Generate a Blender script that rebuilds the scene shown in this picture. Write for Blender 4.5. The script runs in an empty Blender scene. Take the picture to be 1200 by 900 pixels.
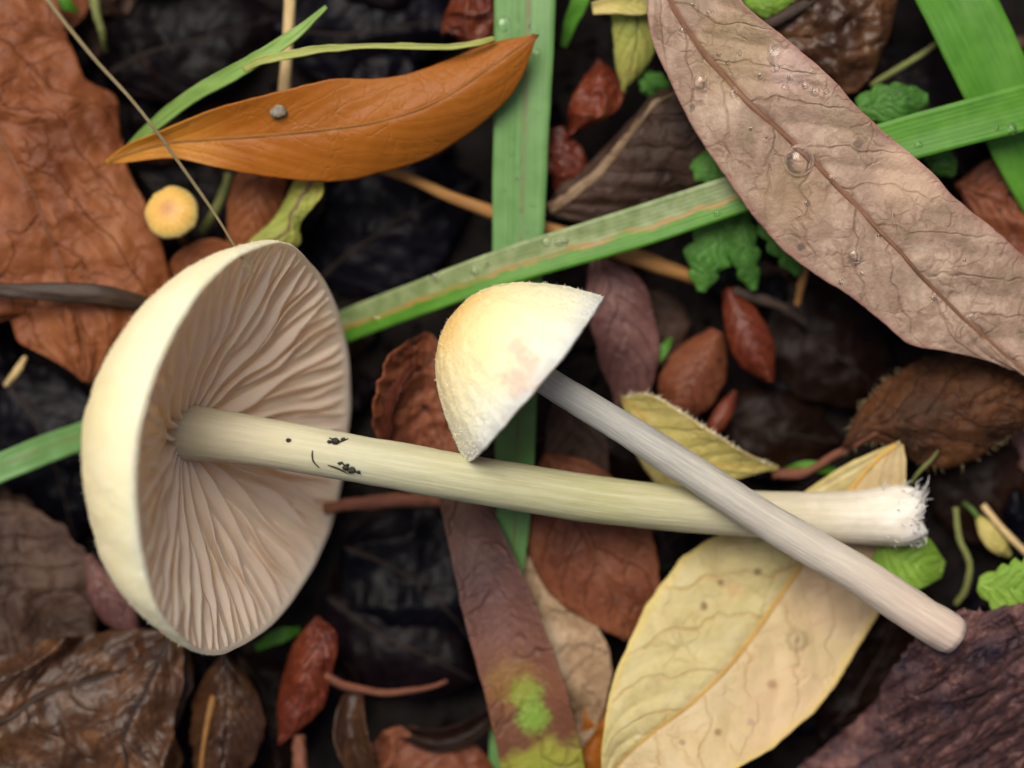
import bpy, math, random
import numpy as np
from mathutils import Vector

# ------------------------------------------------------------------ camera, world, sun, exposure
S = 7.5e-5            # metres for one photo pixel on the plane of the mushroom stems (frame about 9 cm wide)
CZ, D0 = 2550.0, 2400.0
scene = bpy.context.scene
col = scene.collection

cam = bpy.data.cameras.new('camera')
cam.sensor_width = 36.0
cam.lens = 36.0 * D0 / 1200.0
cam.clip_start = 0.005
cam.clip_end = 50.0
cam.dof.use_dof = True
cam.dof.focus_distance = (CZ - 165.0) * S
cam.dof.aperture_fstop = 9.0
cam_ob = bpy.data.objects.new('camera', cam)
cam_ob.location = (0, 0, CZ * S)
col.objects.link(cam_ob)
scene.camera = cam_ob

SUN_EL, SUN_AZ = math.radians(63), math.radians(116)   # azimuth measured from +X towards +Y
world = bpy.data.worlds.new('World')
scene.world = world
world.use_nodes = True
wn = world.node_tree
sky = wn.nodes.new('ShaderNodeTexSky')
sky.sky_type = 'NISHITA'
sky.sun_disc = False
sky.sun_elevation = SUN_EL
sky.sun_rotation = math.pi / 2 - SUN_AZ
sky.dust_density = 7.0
sky.ozone_density = 0.0
bg = wn.nodes['Background']
wn.links.new(sky.outputs['Color'], bg.inputs['Color'])
bg.inputs['Strength'].default_value = 0.065

sun = bpy.data.lights.new('sun', 'SUN')
sun.energy = 2.9
sun.angle = math.radians(36)
sun.color = (1.0, 0.95, 0.87)
sun_ob = bpy.data.objects.new('sun', sun)
d = Vector((math.cos(SUN_EL) * math.cos(SUN_AZ), math.cos(SUN_EL) * math.sin(SUN_AZ), math.sin(SUN_EL)))
sun_ob.rotation_euler = d.to_track_quat('Z', 'Y').to_euler()
sun_ob.location = d * 2
col.objects.link(sun_ob)

scene.view_settings.view_transform = 'Standard'
scene.view_settings.look = 'None'
scene.view_settings.exposure = 0.38
scene.view_settings.gamma = 1.0
scene.cycles.diffuse_bounces = 6

rng = np.random.default_rng(7)
random.seed(7)

# ------------------------------------------------------------------ numeric helpers
def P(px, py, z):
    f = (CZ - np.asarray(z, float)) / D0
    return np.stack([(np.asarray(px, float) - 600) * f * S, (450 - np.asarray(py, float)) * f * S,
                     np.asarray(z, float) * S + 0 * f], -1)

def _hash(ix, iy, seed):
    h = (ix * 374761393 + iy * 668265263 + seed * 974634777) & 0xffffffff
    h = ((h ^ (h >> 13)) * 1274126177) & 0xffffffff
    h = h ^ (h >> 16)
    return (h & 0xffff) / 32767.5 - 1.0

def vnoise(x, y, seed=0):
    x = np.asarray(x, float); y = np.asarray(y, float)
    ix = np.floor(x).astype(np.int64); iy = np.floor(y).astype(np.int64)
    fx = x - ix; fy = y - iy
    fx = fx * fx * fx * (fx * (fx * 6 - 15) + 10); fy = fy * fy * fy * (fy * (fy * 6 - 15) + 10)
    a = _hash(ix, iy, seed); b = _hash(ix + 1, iy, seed); c = _hash(ix, iy + 1, seed); e = _hash(ix + 1, iy + 1, seed)
    return (a * (1 - fx) + b * fx) * (1 - fy) + (c * (1 - fx) + e * fx) * fy

def fbm(x, y, seed=0, octv=4, gain=0.5):
    s = 0; a = 1.0; t = 0
    for i in range(octv):
        s = s + a * vnoise(np.asarray(x) * 2 ** i + 17.3 * i, np.asarray(y) * 2 ** i - 9.1 * i, seed + i)
        t += a; a *= gain
    return s / t

def ridge(x, y, seed=0, octv=3):
    s = 0; a = 1.0; t = 0
    for i in range(octv):
        s = s + a * (1 - 2 * np.abs(vnoise(np.asarray(x) * 2 ** i + 5.7 * i, np.asarray(y) * 2 ** i + 3.3 * i, seed + i)))
        t += a; a *= 0.5
    return s / t

def spline(pts, n):
    """Catmull-Rom through pts, resampled to n points of even arc length"""
    p = np.asarray(pts, float)
    q = np.vstack([2 * p[0] - p[1], p, 2 * p[-1] - p[-2]])
    out = []
    for i in range(len(p) - 1):
        t = np.linspace(0, 1, 24, endpoint=False)[:, None]
        a, b, c, e = q[i], q[i + 1], q[i + 2], q[i + 3]
        out.append(0.5 * (2 * b + (c - a) * t + (2 * a - 5 * b + 4 * c - e) * t ** 2 + (3 * b - a - 3 * c + e) * t ** 3))
    out.append(p[-1:])
    c = np.vstack(out)
    s = np.concatenate([[0], np.cumsum(np.linalg.norm(np.diff(c[:, :2], axis=0), axis=1) + 1e-9)])
    u = np.linspace(0, s[-1], n)
    return np.stack([np.interp(u, s, c[:, k]) for k in range(c.shape[1])], -1)

def lerp_list(vals, u):
    v = np.atleast_1d(np.asarray(vals, float))
    if len(v) == 1:
        return np.full_like(u, v[0])
    if len(v) == 2:
        return np.interp(u, [0, 1], v)
    c = spline(np.stack([np.linspace(0, 1, len(v)), v], -1), 100)
    return np.interp(u, c[:, 0], c[:, 1])

# ------------------------------------------------------------------ object helpers
def tag(o, label=None, cat=None, group=None, kind=None):
    if label: o['label'] = label
    if cat: o['category'] = cat
    if group: o['group'] = group
    if kind: o['kind'] = kind
    return o

def empty(name, loc):
    o = bpy.data.objects.new(name, None)
    o.location = loc
    o.empty_display_size = 0.003
    col.objects.link(o)
    return o

def mesh_obj(name, verts, faces, mat, parent=None, uvs=None, origin=None, smooth=True):
    """verts are world metres; faces index list; uvs dict name -> per vertex (n,2)"""
    verts = np.asarray(verts, float)
    if parent is not None:
        o0 = np.array(parent.matrix_basis.translation if parent.parent is None else
                      parent.matrix_basis.translation + parent.parent.matrix_basis.translation)
        off = o0
    else:
        off = np.asarray(origin if origin is not None else
                         [verts[:, 0].mean(), verts[:, 1].mean(), verts[:, 2].min()])
    me = bpy.data.meshes.new(name)
    me.from_pydata((verts - off).tolist(), [], [tuple(map(int, f)) for f in faces])
    if uvs:
        li = np.empty(len(me.loops), np.int32)
        me.loops.foreach_get('vertex_index', li)
        for k, uv in uvs.items():
            lay = me.uv_layers.new(name=k)
            lay.data.foreach_set('uv', np.asarray(uv, np.float32)[li].ravel())
    if smooth:
        me.polygons.foreach_set('use_smooth', np.ones(len(me.polygons), bool))
    me.materials.append(mat)
    me.update()
    o = bpy.data.objects.new(name, me)
    col.objects.link(o)
    if parent is not None:
        o.parent = parent
    else:
        o.location = off
    return o

def grid_faces(nu, nv, wrap=False):
    i = np.arange(nu - 1)[:, None]; j = np.arange(nv if wrap else nv - 1)[None, :]
    a = i * nv + j; b = i * nv + (j + 1) % nv
    c = (i + 1) * nv + (j + 1) % nv; e = (i + 1) * nv + j
    return np.stack([a, b, c, e], -1).reshape(-1, 4)

def thick(verts, nu, nv, t):
    """closed slab from an open (nu, nv) grid; t per vertex or scalar (metres)"""
    g = verts.reshape(nu, nv, 3)
    du = np.gradient(g, axis=0); dv = np.gradient(g, axis=1)
    n = np.cross(du, dv); ln = np.linalg.norm(n, axis=-1, keepdims=True)
    n = np.where(ln > 1e-14, n / np.maximum(ln, 1e-14), np.array([0, 0, 1.0]))
    n = n * np.where(n[..., 2:3] < 0, -1, 1)
    low = (g - n * t).reshape(-1, 3)
    f = grid_faces(nu, nv)
    N = nu * nv
    # orient so that the upper face points up
    a, b, c = verts[f[len(f) // 2][0]], verts[f[len(f) // 2][1]], verts[f[len(f) // 2][2]]
    up = np.cross(b - a, c - a)[2] > 0
    top = f if up else f[:, ::-1]
    bot = (f[:, ::-1] if up else f) + N
    loop = list(range(nv)) + [i * nv + nv - 1 for i in range(1, nu)] + \
        [(nu - 1) * nv + j for j in range(nv - 2, -1, -1)] + [i * nv for i in range(nu - 2, 0, -1)]
    sides = []
    for k in range(len(loop)):
        a, b = loop[k], loop[(k + 1) % len(loop)]
        sides.append((b, a, a + N, b + N) if up else (a, b, b + N, a + N))
    return np.vstack([verts, low]), np.vstack([top, bot, np.array(sides)])

def tube_verts(path, radii, ns=12, squash=1.0, jitter=0.0, seed=0):
    """path (n,3) metres, radii metres -> verts, faces, uv (closed by end points)"""
    p = np.asarray(path, float); n = len(p)
    t = np.gradient(p, axis=0); t /= np.linalg.norm(t, axis=1, keepdims=True)
    up = np.array([0, 0, 1.0])
    if abs(t[0] @ up) > 0.9: up = np.array([1.0, 0, 0])
    a = np.cross(t, up); a /= np.maximum(np.linalg.norm(a, axis=1, keepdims=True), 1e-9)
    b = np.cross(a, t)
    th = np.linspace(0, 2 * math.pi, ns, endpoint=False)
    r = np.asarray(radii, float)[:, None] * np.ones((1, ns))
    if jitter:
        u = np.linspace(0, n / 3.0, n)[:, None]
        r = r * (1 + jitter * fbm(u + 0 * th, np.cos(th)[None] * 2 + np.sin(th)[None] * 3.1 + 0 * u, seed, 3))
    v = p[:, None] + r[..., None] * (np.cos(th)[None, :, None] * a[:, None] + squash * np.sin(th)[None, :, None] * b[:, None])
    verts = np.vstack([v.reshape(-1, 3), p[:1], p[-1:]])
    f = [tuple(x) for x in grid_faces(n, ns, True)]
    N = n * ns
    f += [(N, (j + 1) % ns, j) for j in range(ns)]
    f += [(N + 1, (n - 1) * ns + j, (n - 1) * ns + (j + 1) % ns) for j in range(ns)]
    uu = np.repeat(np.linspace(0, 1, n), ns); vv = np.tile(np.abs(np.linspace(-1, 1, ns)), n)
    uv = np.vstack([np.stack([uu, vv], -1), [[0, 0]], [[1, 0]]])
    return verts, f, uv

# ------------------------------------------------------------------ material helpers
class NB:
    def __init__(self, name):
        self.m = bpy.data.materials.new(name)
        self.m.use_nodes = True
        self.t = self.m.node_tree
        self.b = self.t.nodes['Principled BSDF']
        self.out = self.t.nodes['Material Output']
    def s(self, sock, v):
        if isinstance(v, bpy.types.NodeSocket):
            self.t.links.new(v, sock)
        elif isinstance(v, (tuple, list)):
            sock.default_value = tuple(v) + ((1,) if len(v) == 3 and sock.type == 'RGBA' else ())
        else:
            sock.default_value = v
    def math(self, op, a, b=0.0, c=0.0, clamp=False):
        n = self.t.nodes.new('ShaderNodeMath'); n.operation = op; n.use_clamp = clamp
        self.s(n.inputs[0], a); self.s(n.inputs[1], b); self.s(n.inputs[2], c)
        return n.outputs[0]
    def mix(self, f, a, b, mode='MIX'):
        n = self.t.nodes.new('ShaderNodeMix'); n.data_type = 'RGBA'; n.blend_type = mode
        self.s(n.inputs[0], f); self.s(n.inputs[6], a); self.s(n.inputs[7], b)
        return n.outputs[2]
    def smooth(self, x, lo, hi, a=0.0, b=1.0):
        n = self.t.nodes.new('ShaderNodeMapRange'); n.interpolation_type = 'SMOOTHSTEP'
        self.s(n.inputs[0], x); n.inputs[1].default_value = lo; n.inputs[2].default_value = hi
        n.inputs[3].default_value = a; n.inputs[4].default_value = b
        return n.outputs[0]
    def ramp(self, f, stops):
        n = self.t.nodes.new('ShaderNodeValToRGB')
        e = n.color_ramp.elements
        while len(e) < len(stops): e.new(0.5)
        for i, (p, c) in enumerate(stops):
            e[i].position = p; e[i].color = tuple(c) + (1,)
        self.s(n.inputs[0], f)
        return n.outputs[0]
    def noise(self, vec, scale, detail=3.0, rough=0.55, dist=0.0):
        n = self.t.nodes.new('ShaderNodeTexNoise')
        self.s(n.inputs['Vector'], vec); n.inputs['Scale'].default_value = scale
        n.inputs['Detail'].default_value = detail; n.inputs['Roughness'].default_value = rough
        n.inputs['Distortion'].default_value = dist
        return n.outputs['Fac']
    def voro(self, vec, scale, feature='DISTANCE_TO_EDGE'):
        n = self.t.nodes.new('ShaderNodeTexVoronoi'); n.feature = feature
        self.s(n.inputs['Vector'], vec); n.inputs['Scale'].default_value = scale
        return n.outputs['Distance']
    def uv(self, name):
        n = self.t.nodes.new('ShaderNodeUVMap'); n.uv_map = name
        return n.outputs[0]
    def sep(self, v):
        n = self.t.nodes.new('ShaderNodeSeparateXYZ'); self.s(n.inputs[0], v)
        return n.outputs
    def comb(self, x, y, z=0.0):
        n = self.t.nodes.new('ShaderNodeCombineXYZ')
        for i, v in enumerate((x, y, z)): self.s(n.inputs[i], v)
        return n.outputs[0]
    def geo(self, out='Position'):
        n = self.t.nodes.new('ShaderNodeNewGeometry'); return n.outputs[out]
    def objco(self):
        n = self.t.nodes.new('ShaderNodeTexCoord'); return n.outputs['Object']
    def rand(self):
        n = self.t.nodes.new('ShaderNodeObjectInfo'); return n.outputs['Random']
    def scale(self, v, k):
        n = self.t.nodes.new('ShaderNodeVectorMath'); n.operation = 'MULTIPLY'
        self.s(n.inputs[0], v); n.inputs[1].default_value = k if isinstance(k, tuple) else (k, k, k)
        return n.outputs[0]
    def add(self, v, w):
        n = self.t.nodes.new('ShaderNodeVectorMath'); n.operation = 'ADD'
        self.s(n.inputs[0], v); self.s(n.inputs[1], w)
        return n.outputs[0]
    def hsv(self, c, h=0.5, s=1.0, v=1.0):
        n = self.t.nodes.new('ShaderNodeHueSaturation')
        self.s(n.inputs['Hue'], h); self.s(n.inputs['Saturation'], s); self.s(n.inputs['Value'], v)
        self.s(n.inputs['Color'], c)
        return n.outputs[0]
    def bump(self, h, dist, strength=1.0, prev=None):
        n = self.t.nodes.new('ShaderNodeBump')
        self.s(n.inputs['Height'], h); n.inputs['Distance'].default_value = dist
        n.inputs['Strength'].default_value = strength
        if prev is not None: self.t.links.new(prev, n.inputs['Normal'])
        return n.outputs[0]
    def fin(self, color, rough=0.5, normal=None, spec=0.5, transl=0.0, sss=0.0, sss_r=(1, .5, .25), sss_s=0.002, tcol=None, coat=0.0):
        b = self.b
        self.s(b.inputs['Base Color'], color); self.s(b.inputs['Roughness'], rough)
        b.inputs['Specular IOR Level'].default_value = spec
        if normal is not None: self.s(b.inputs['Normal'], normal)
        if coat:
            b.inputs['Coat Weight'].default_value = coat; b.inputs['Coat Roughness'].default_value = 0.22
            if normal is not None: self.s(b.inputs['Coat Normal'], normal)
        if sss:
            b.inputs['Subsurface Weight'].default_value = sss
            b.inputs['Subsurface Radius'].default_value = sss_r
            b.inputs['Subsurface Scale'].default_value = sss_s
        if transl:
            tr = self.t.nodes.new('ShaderNodeBsdfTranslucent')
            self.s(tr.inputs['Color'], tcol if tcol is not None else color)
            if normal is not None: self.s(tr.inputs['Normal'], normal)
            mx = self.t.nodes.new('ShaderNodeMixShader'); mx.inputs[0].default_value = transl
            self.t.links.new(b.outputs[0], mx.inputs[1]); self.t.links.new(tr.outputs[0], mx.inputs[2])
            self.t.links.new(mx.outputs[0], self.out.inputs['Surface'])
        return self.m

def leaf_mat(name, cols, vein=None, vamt=0.6, nv=7, vk=0.28, vw=0.05, net=7.0, namt=0.35, rough=0.5, bump=1.0, transl=0.15,
             blotch=1.3, spots=None, ucols=None, uamt=0.8, edge=None, seed=0.0, vary=0.0, coat=0.0, netcol=None, udist=0.35, spec=0.2, fine=0.3, nbump=1.0, vbump=0.7, marks=(), half=None):
    """cols: three colours driven by a broad noise; vein: colour of the vein lines; ucols: ramp from base to tip"""
    k = NB(name)
    uv = k.uv('leaf'); px = k.add(k.uv('px'), (seed * 3.7, seed * 5.1, seed))
    x, y, _ = k.sep(uv)
    av = k.math('ABSOLUTE', y)
    n1 = k.noise(px, blotch, 4, 0.6, 0.6)
    n2 = k.noise(px, blotch * 9, 4, 0.65)
    f = k.math('ADD', k.math('MULTIPLY', n1, 0.75), k.math('MULTIPLY', n2, fine))
    c = k.ramp(f, [(0.34, cols[0]), (0.52, cols[1]), (0.70, cols[2])])
    if ucols:
        du = k.math('ADD', x, k.math('MULTIPLY', k.math('SUBTRACT', k.noise(px, blotch * 1.6, 3, 0.6), 0.5), udist))
        c = k.mix(uamt, c, k.ramp(du, ucols))
    # side veins: curved lines running from midrib to margin
    wob = k.math('MULTIPLY', k.math('SUBTRACT', k.noise(px, 2.2, 2), 0.5), 0.9)
    sv = k.math('SUBTRACT', x, k.math('MULTIPLY', k.math('POWER', av, 1.25), vk))
    sv = k.math('ADD', k.math('MULTIPLY', sv, nv), wob)
    sv = k.math('ADD', sv, k.math('MULTIPLY', k.math('GREATER_THAN', y, 0.0), 0.43))
    dv = k.math('ABSOLUTE', k.math('SUBTRACT', k.math('FRACT', sv), 0.5))
    mv = k.smooth(dv, 0.0, vw, 1.0, 0.0)
    mv = k.math('MULTIPLY', mv, k.smooth(av, 0.75, 1.0, 1.0, 0.25))
    mm = k.smooth(av, 0.0, 0.05, 1.0, 0.0)
    pw = k.add(px, k.scale(k.comb(k.noise(px, 2.4, 3), k.noise(k.add(px, (9.1, 4.2, 0)), 2.4, 3)), 0.55))
    ed = k.voro(pw, net)
    mn = k.smooth(ed, 0.0, 0.13, 1.0, 0.0)
    brk = k.smooth(k.noise(px, 2.6, 2), 0.42, 0.62)
    if vein:
        vm = k.math('MAXIMUM', mv, mm)
        c = k.mix(k.math('MULTIPLY', k.math('MULTIPLY', mn, brk), namt), c, netcol or vein)
        c = k.mix(k.math('MULTIPLY', k.math('MULTIPLY', vm, k.math('ADD', 0.35, k.math('MULTIPLY', brk, 0.65))), vamt), c, vein)
    if spots:
        sc, thr, scol = spots
        sd = k.voro(k.add(px, k.scale(k.comb(n2, n1), 0.25)), sc, 'F1')
        c = k.mix(k.math('MULTIPLY', k.smooth(sd, thr * 0.55, thr, 1.0, 0.0), k.smooth(k.noise(px, 1.7, 1), 0.45, 0.55)), c, scol)
    if half:
        c = k.mix(k.math('MULTIPLY', k.smooth(y, -.03, .03), half[1]), c, half[0])
    for (mx_, my_, mr_, mc, ma, ring) in marks:
        n = k.t.nodes.new('ShaderNodeVectorMath'); n.operation = 'DISTANCE'
        k.s(n.inputs[0], k.uv('px')); n.inputs[1].default_value = (mx_ / 100, my_ / 100, 0)
        dm = k.math('ADD', n.outputs['Value'], k.math('MULTIPLY', k.math('SUBTRACT', n2, .5), mr_ / 100 * (1.1 if ring else 1.3)))
        if ring:
            fm = k.math('MAXIMUM', k.smooth(k.math('ABSOLUTE', k.math('SUBTRACT', dm, mr_ / 100)), 0.0, mr_ / 260, 1.0, 0.0), k.smooth(dm, mr_ / 500, mr_ / 220, 1.0, 0.0))
        else:
            fm = k.smooth(dm, mr_ / 250, mr_ / 100, 1.0, 0.0)
        c = k.mix(k.math('MULTIPLY', fm, ma), c, mc)
    if edge:
        c = k.mix(k.math('MULTIPLY', k.smooth(k.math('ADD', av, k.math('MULTIPLY', k.math('SUBTRACT', n2, .5), .12)), 0.88, 1.0), 0.5), c, edge)
    if vary:
        c = k.hsv(c, 0.5, 1.0, k.math('ADD', 1 - vary, k.math('MULTIPLY', k.rand(), 2 * vary)))
    h = k.math('ADD', k.math('MULTIPLY', mv, -vbump), k.math('MULTIPLY', k.math('MULTIPLY', mn, brk), -0.5 * nbump))
    h = k.math('ADD', h, k.math('MULTIPLY', n2, 0.8))
    nor = k.bump(h, 0.00022 * bump, 0.8)
    r = k.math('ADD', rough - 0.12, k.math('MULTIPLY', n2, 0.24))
    return k.fin(c, r, nor, spec, transl, coat=coat)

def grass_mat(name, c1, c2, streak=None, samt=0.0, rough=0.4, transl=0.25, lo=-0.5, hi=0.5, midc=None, ucols=None, worn=False):
    k = NB(name)
    uv = k.uv('leaf'); px = k.uv('px')
    x, y, _ = k.sep(uv)
    st = k.comb(k.math('MULTIPLY', x, 5.0), k.math('MULTIPLY', y, 9.0))
    n1 = k.noise(st, 1.6, 4, 0.65)
    n2 = k.noise(px, 3.0, 3)
    c = k.mix(k.smooth(k.math('ADD', k.math('MULTIPLY', n1, .5), k.math('MULTIPLY', n2, .5)), 0.3, 0.7), c1, c2)
    if ucols:
        c = k.mix(0.75, c, k.ramp(k.math('ADD', x, k.math('MULTIPLY', k.math('SUBTRACT', n2, .5), .3)), ucols))
    if midc:
        c = k.mix(k.math('MULTIPLY', k.smooth(k.math('ABSOLUTE', k.math('ADD', y, 0.12)), 0.03, 0.16, 1.0, 0.0), k.smooth(n2, 0.25, 0.6)), c, midc)
    if worn:
        yw = k.math('ADD', y, k.math('MULTIPLY', k.math('SUBTRACT', k.noise(px, 3.5, 4, .7), 0.5), 0.8))
        um = k.smooth(x, .60, .70, 1.0, 0.0)
        pale = k.mix(k.smooth(k.noise(px, 4, 3), .3, .7), (0.17, 0.22, 0.09), (0.32, 0.36, 0.19))
        c = k.mix(k.math('MULTIPLY', um, k.math('MULTIPLY', k.smooth(yw, .15, .0), .85)), c, pale)
        ln = k.smooth(k.math('ABSOLUTE', k.math('SUBTRACT', yw, .16)), .04, .22, 1.0, 0.0)
        c = k.mix(k.math('MULTIPLY', k.math('MULTIPLY', ln, um), k.smooth(k.noise(px, 1.4, 2), .35, .55, .2, .9)), c, (0.38, 0.21, 0.07))
    if streak:
        yy = k.math('ADD', y, k.math('MULTIPLY', k.math('SUBTRACT', k.noise(px, 2.4, 3), 0.5), 0.9))
        band = k.math('MULTIPLY', k.smooth(yy, lo, lo + .2), k.smooth(yy, hi - .2, hi, 1.0, 0.0))
        c = k.mix(k.math('MULTIPLY', band, samt), c, k.ramp(n1, [(0.3, streak[0]), (0.5, streak[1]), (0.7, streak[2])]))
    rib = k.math('SINE', k.math('MULTIPLY', y, 30.0))
    h = k.math('ADD', k.math('MULTIPLY', rib, 0.12), k.math('MULTIPLY', n1, .5))
    nor = k.bump(h, 0.00009, 0.6)
    return k.fin(c, k.math('ADD', rough - .1, k.math('MULTIPLY', n2, .2)), nor, 0.25, transl)

# ------------------------------------------------------------------ builders
def leaf(name, label, cat, mat, path=None, w=None, left=None, right=None, mid=None, z=None, edge=(0,), edge_r=None, noise=4, nscale=90,
         crumple=0, cscale=70, jit=0.05, jfreq=14, tooth=None, relief=3.0, nveins=7, vk=0.28, nu=70, nv=28, t=2.2, seed=1,
         midrib=None, mr=4.0, stalk=None, sr=4.0, stalk_mat=None, group=None, parent=None, grain=None):
    """a leaf blade from a photo outline and heights (px units); midrib and stalk become parts"""
    u = np.linspace(0, 1, nu)
    if path is not None:
        M = spline(path, nu)
        if M.shape[1] == 3 and z is None:
            zc = M[:, 2]; M = M[:, :2]
        else:
            M = M[:, :2]; zc = lerp_list(z, u)
        tg = np.gradient(M, axis=0); tg /= np.linalg.norm(tg, axis=1, keepdims=True) + 1e-9
        nrm = np.stack([-tg[:, 1], tg[:, 0]], -1)
        ww = lerp_list(w, u) if np.ndim(w) else w * np.clip(np.sin(np.pi * np.clip(u, 0, 1) ** 0.85), 0, 1) ** 0.75
        ww = np.maximum(ww, 0.6)
        L = M - nrm * ww[:, None]; R = M + nrm * ww[:, None]
    else:
        L = spline(left, nu)[:, :2]; R = spline(right, nu)[:, :2]
        M = spline(mid, nu)[:, :2] if mid is not None else (L + R) / 2
        zc = lerp_list(z, u)
    el = lerp_list(edge, u); er = lerp_list(edge_r if edge_r is not None else edge, u)
    v = np.linspace(-1, 1, nv)
    U, V = np.meshgrid(u, v, indexing='ij')
    sl = 1 + jit * fbm(u * jfreq, 0 * u + 3, seed + 40, 3); s2 = 1 + jit * fbm(u * jfreq, 0 * u + 7, seed + 41, 3)
    if tooth:
        n_t, d_t = tooth
        saw = ((u * n_t) % 1.0)
        tt = 1 - d_t * (np.abs(saw - 0.35) * 1.5) ** 1.1
        sl = sl * tt; s2 = s2 * tt
    X = np.where(V < 0, M[:, :1] + (L[:, :1] - M[:, :1]) * -V * sl[:, None], M[:, :1] + (R[:, :1] - M[:, :1]) * V * s2[:, None])
    Y = np.where(V < 0, M[:, 1:] + (L[:, 1:] - M[:, 1:]) * -V * sl[:, None], M[:, 1:] + (R[:, 1:] - M[:, 1:]) * V * s2[:, None])
    A = np.abs(V)
    Z = zc[:, None] + np.where(V < 0, el[:, None], er[:, None]) * A ** 1.7
    Z = Z + noise * fbm(X / nscale, Y / nscale, seed, 4)
    if crumple:
        Z = Z + crumple * ridge(X / cscale, Y / cscale, seed + 9, 3)
        X = X + crumple * 0.45 * fbm(X / cscale, Y / cscale, seed + 21, 2); Y = Y + crumple * 0.45 * fbm(X / cscale, Y / cscale, seed + 22, 2)
    if grain:
        ga, gl, gw, gh = grain[:4]
        xa = X * math.cos(ga) + Y * math.sin(ga); ya = -X * math.sin(ga) + Y * math.cos(ga)
        Z = Z + gh * ridge(xa / gl, ya / gw + fbm(xa / 140, ya / 140, seed + 3, 2) * .7, seed + 31, grain[4] if len(grain) > 4 else 3)
    if relief:
        fr = ((U - vk * A ** 1.25) * nveins + np.where(V > 0, 0.43, 0)) % 1.0
        Z = Z + relief * (np.sin(np.pi * fr) ** 0.7 - 0.6) * (1 - A ** 6) - relief * np.exp(-(V / 0.06) ** 2)
    verts = P(X, Y, Z).reshape(-1, 3)
    vv, ff = thick(verts, nu, nv, t * S)
    uv = np.stack([U, V], -1).reshape(-1, 2); pxv = np.stack([X, Y], -1).reshape(-1, 2) / 100
    uvs = {'leaf': np.vstack([uv, uv]), 'px': np.vstack([pxv, pxv])}
    parts = midrib is not None or stalk is not None
    if parent is not None:
        root = parent
        ob = mesh_obj(name, vv, ff, mat, parent, uvs)
    elif parts:
        c = verts.reshape(nu, nv, 3)
        root = empty(name, (c[:, :, 0].mean(), c[:, :, 1].mean(), c[:, :, 2].min()))
        ob = mesh_obj('blade', vv, ff, mat, root, uvs)
        tag(root, label, cat, group)
    else:
        root = ob = mesh_obj(name, vv, ff, mat, None, uvs)
        tag(root, label, cat, group)
    if midrib is not None:
        g = verts.reshape(nu, nv, 3)
        k = nv // 2
        line = (g[:, k] + g[:, nv - 1 - k]) / 2
        line = line[2:-2] + np.array([0, 0, mr * 0.15 * S])
        tv, tf, tu = tube_verts(line, mr * S * np.linspace(1, 0.25, len(line)), 8, 0.75)
        mesh_obj('midrib', tv, tf, midrib, root, {'leaf': tu, 'px': tu * 3})
    if stalk is not None:
        sp = spline(stalk, 24)
        tv, tf, tu = tube_verts(P(sp[:, 0], sp[:, 1], sp[:, 2]), sr * S * np.linspace(1, 0.45, 24), 8, 1.0, 0.45, seed)
        mesh_obj('stalk', tv, tf, stalk_mat or midrib or mat, root, {'leaf': tu, 'px': tu * 3})
    return {'ob': root, 'X': X, 'Y': Y, 'Z': Z}

def edge_hairs(g, n, L, mat, sides=(0, -1), seed=0):
    q = np.random.default_rng(seed); V = []
    nu = g['X'].shape[0]
    for i in range(n):
        u = q.uniform(1, nu - 2); a = int(u); t = u - a; sd = sides[i % len(sides)]; inn = 1 if sd == 0 else -2
        b, c = [np.array([(1 - t) * g[k][a, e] + t * g[k][a + 1, e] for k in 'XYZ']) for e in (sd, inn)]
        d = b - c; d = d / (np.linalg.norm(d) + 1e-6) + q.normal(0, .5, 3) + np.array([0, 0, .35])
        d /= np.linalg.norm(d); l = q.uniform(.4, 1) * L
        w = np.cross(d, [0, 0, 1.0]); w = w / (np.linalg.norm(w) + 1e-6) * .55
        for p in (b - d * 2 + w, b - d * 2 - w, b + d * l): V.append(P(*p))
    o = mesh_obj('hairs', np.array(V), np.arange(3 * n).reshape(-1, 3), mat, g['ob'], smooth=False)
    o['kind'] = 'stuff'

def grass(label, mat, pts, widths, fold=0.18, nu=90, nv=11, seed=3, group='grass blades among the fallen leaves', twist=0.0, name='grass_leaf', t=2.0, cat='grass', wav=2.0):
    c = spline(pts, nu); u = np.linspace(0, 1, nu)
    M = c[:, :2]; tg = np.gradient(M, axis=0); tg /= np.linalg.norm(tg, axis=1, keepdims=True)
    nrm = np.stack([-tg[:, 1], tg[:, 0]], -1)
    w = np.maximum(lerp_list(widths, u) / 2, 0.5)
    v = np.linspace(-1, 1, nv); U, V = np.meshgrid(u, v, indexing='ij')
    W = w[:, None] * (1 + 0.03 * fbm(U * 12, V * 0 + 1, seed))
    X = M[:, :1] + nrm[:, :1] * V * W; Y = M[:, 1:] + nrm[:, 1:] * V * W
    Z = c[:, 2:3] + fold * W * np.abs(V) ** 1.3 + twist * W * V + wav * fbm(U * 6, V * 1.5, seed + 5)
    verts = P(X, Y, Z).reshape(-1, 3)
    vv, ff = thick(verts, nu, nv, t * S)
    uv = np.stack([U, V], -1).reshape(-1, 2); pxv = np.stack([X, Y], -1).reshape(-1, 2) / 100
    o = mesh_obj(name, vv, ff, mat, None, {'leaf': np.vstack([uv, uv]), 'px': np.vstack([pxv, pxv])})
    tag(o, label, cat, group)
    return {'ob': o, 'X': X, 'Y': Y, 'Z': Z}

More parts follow.
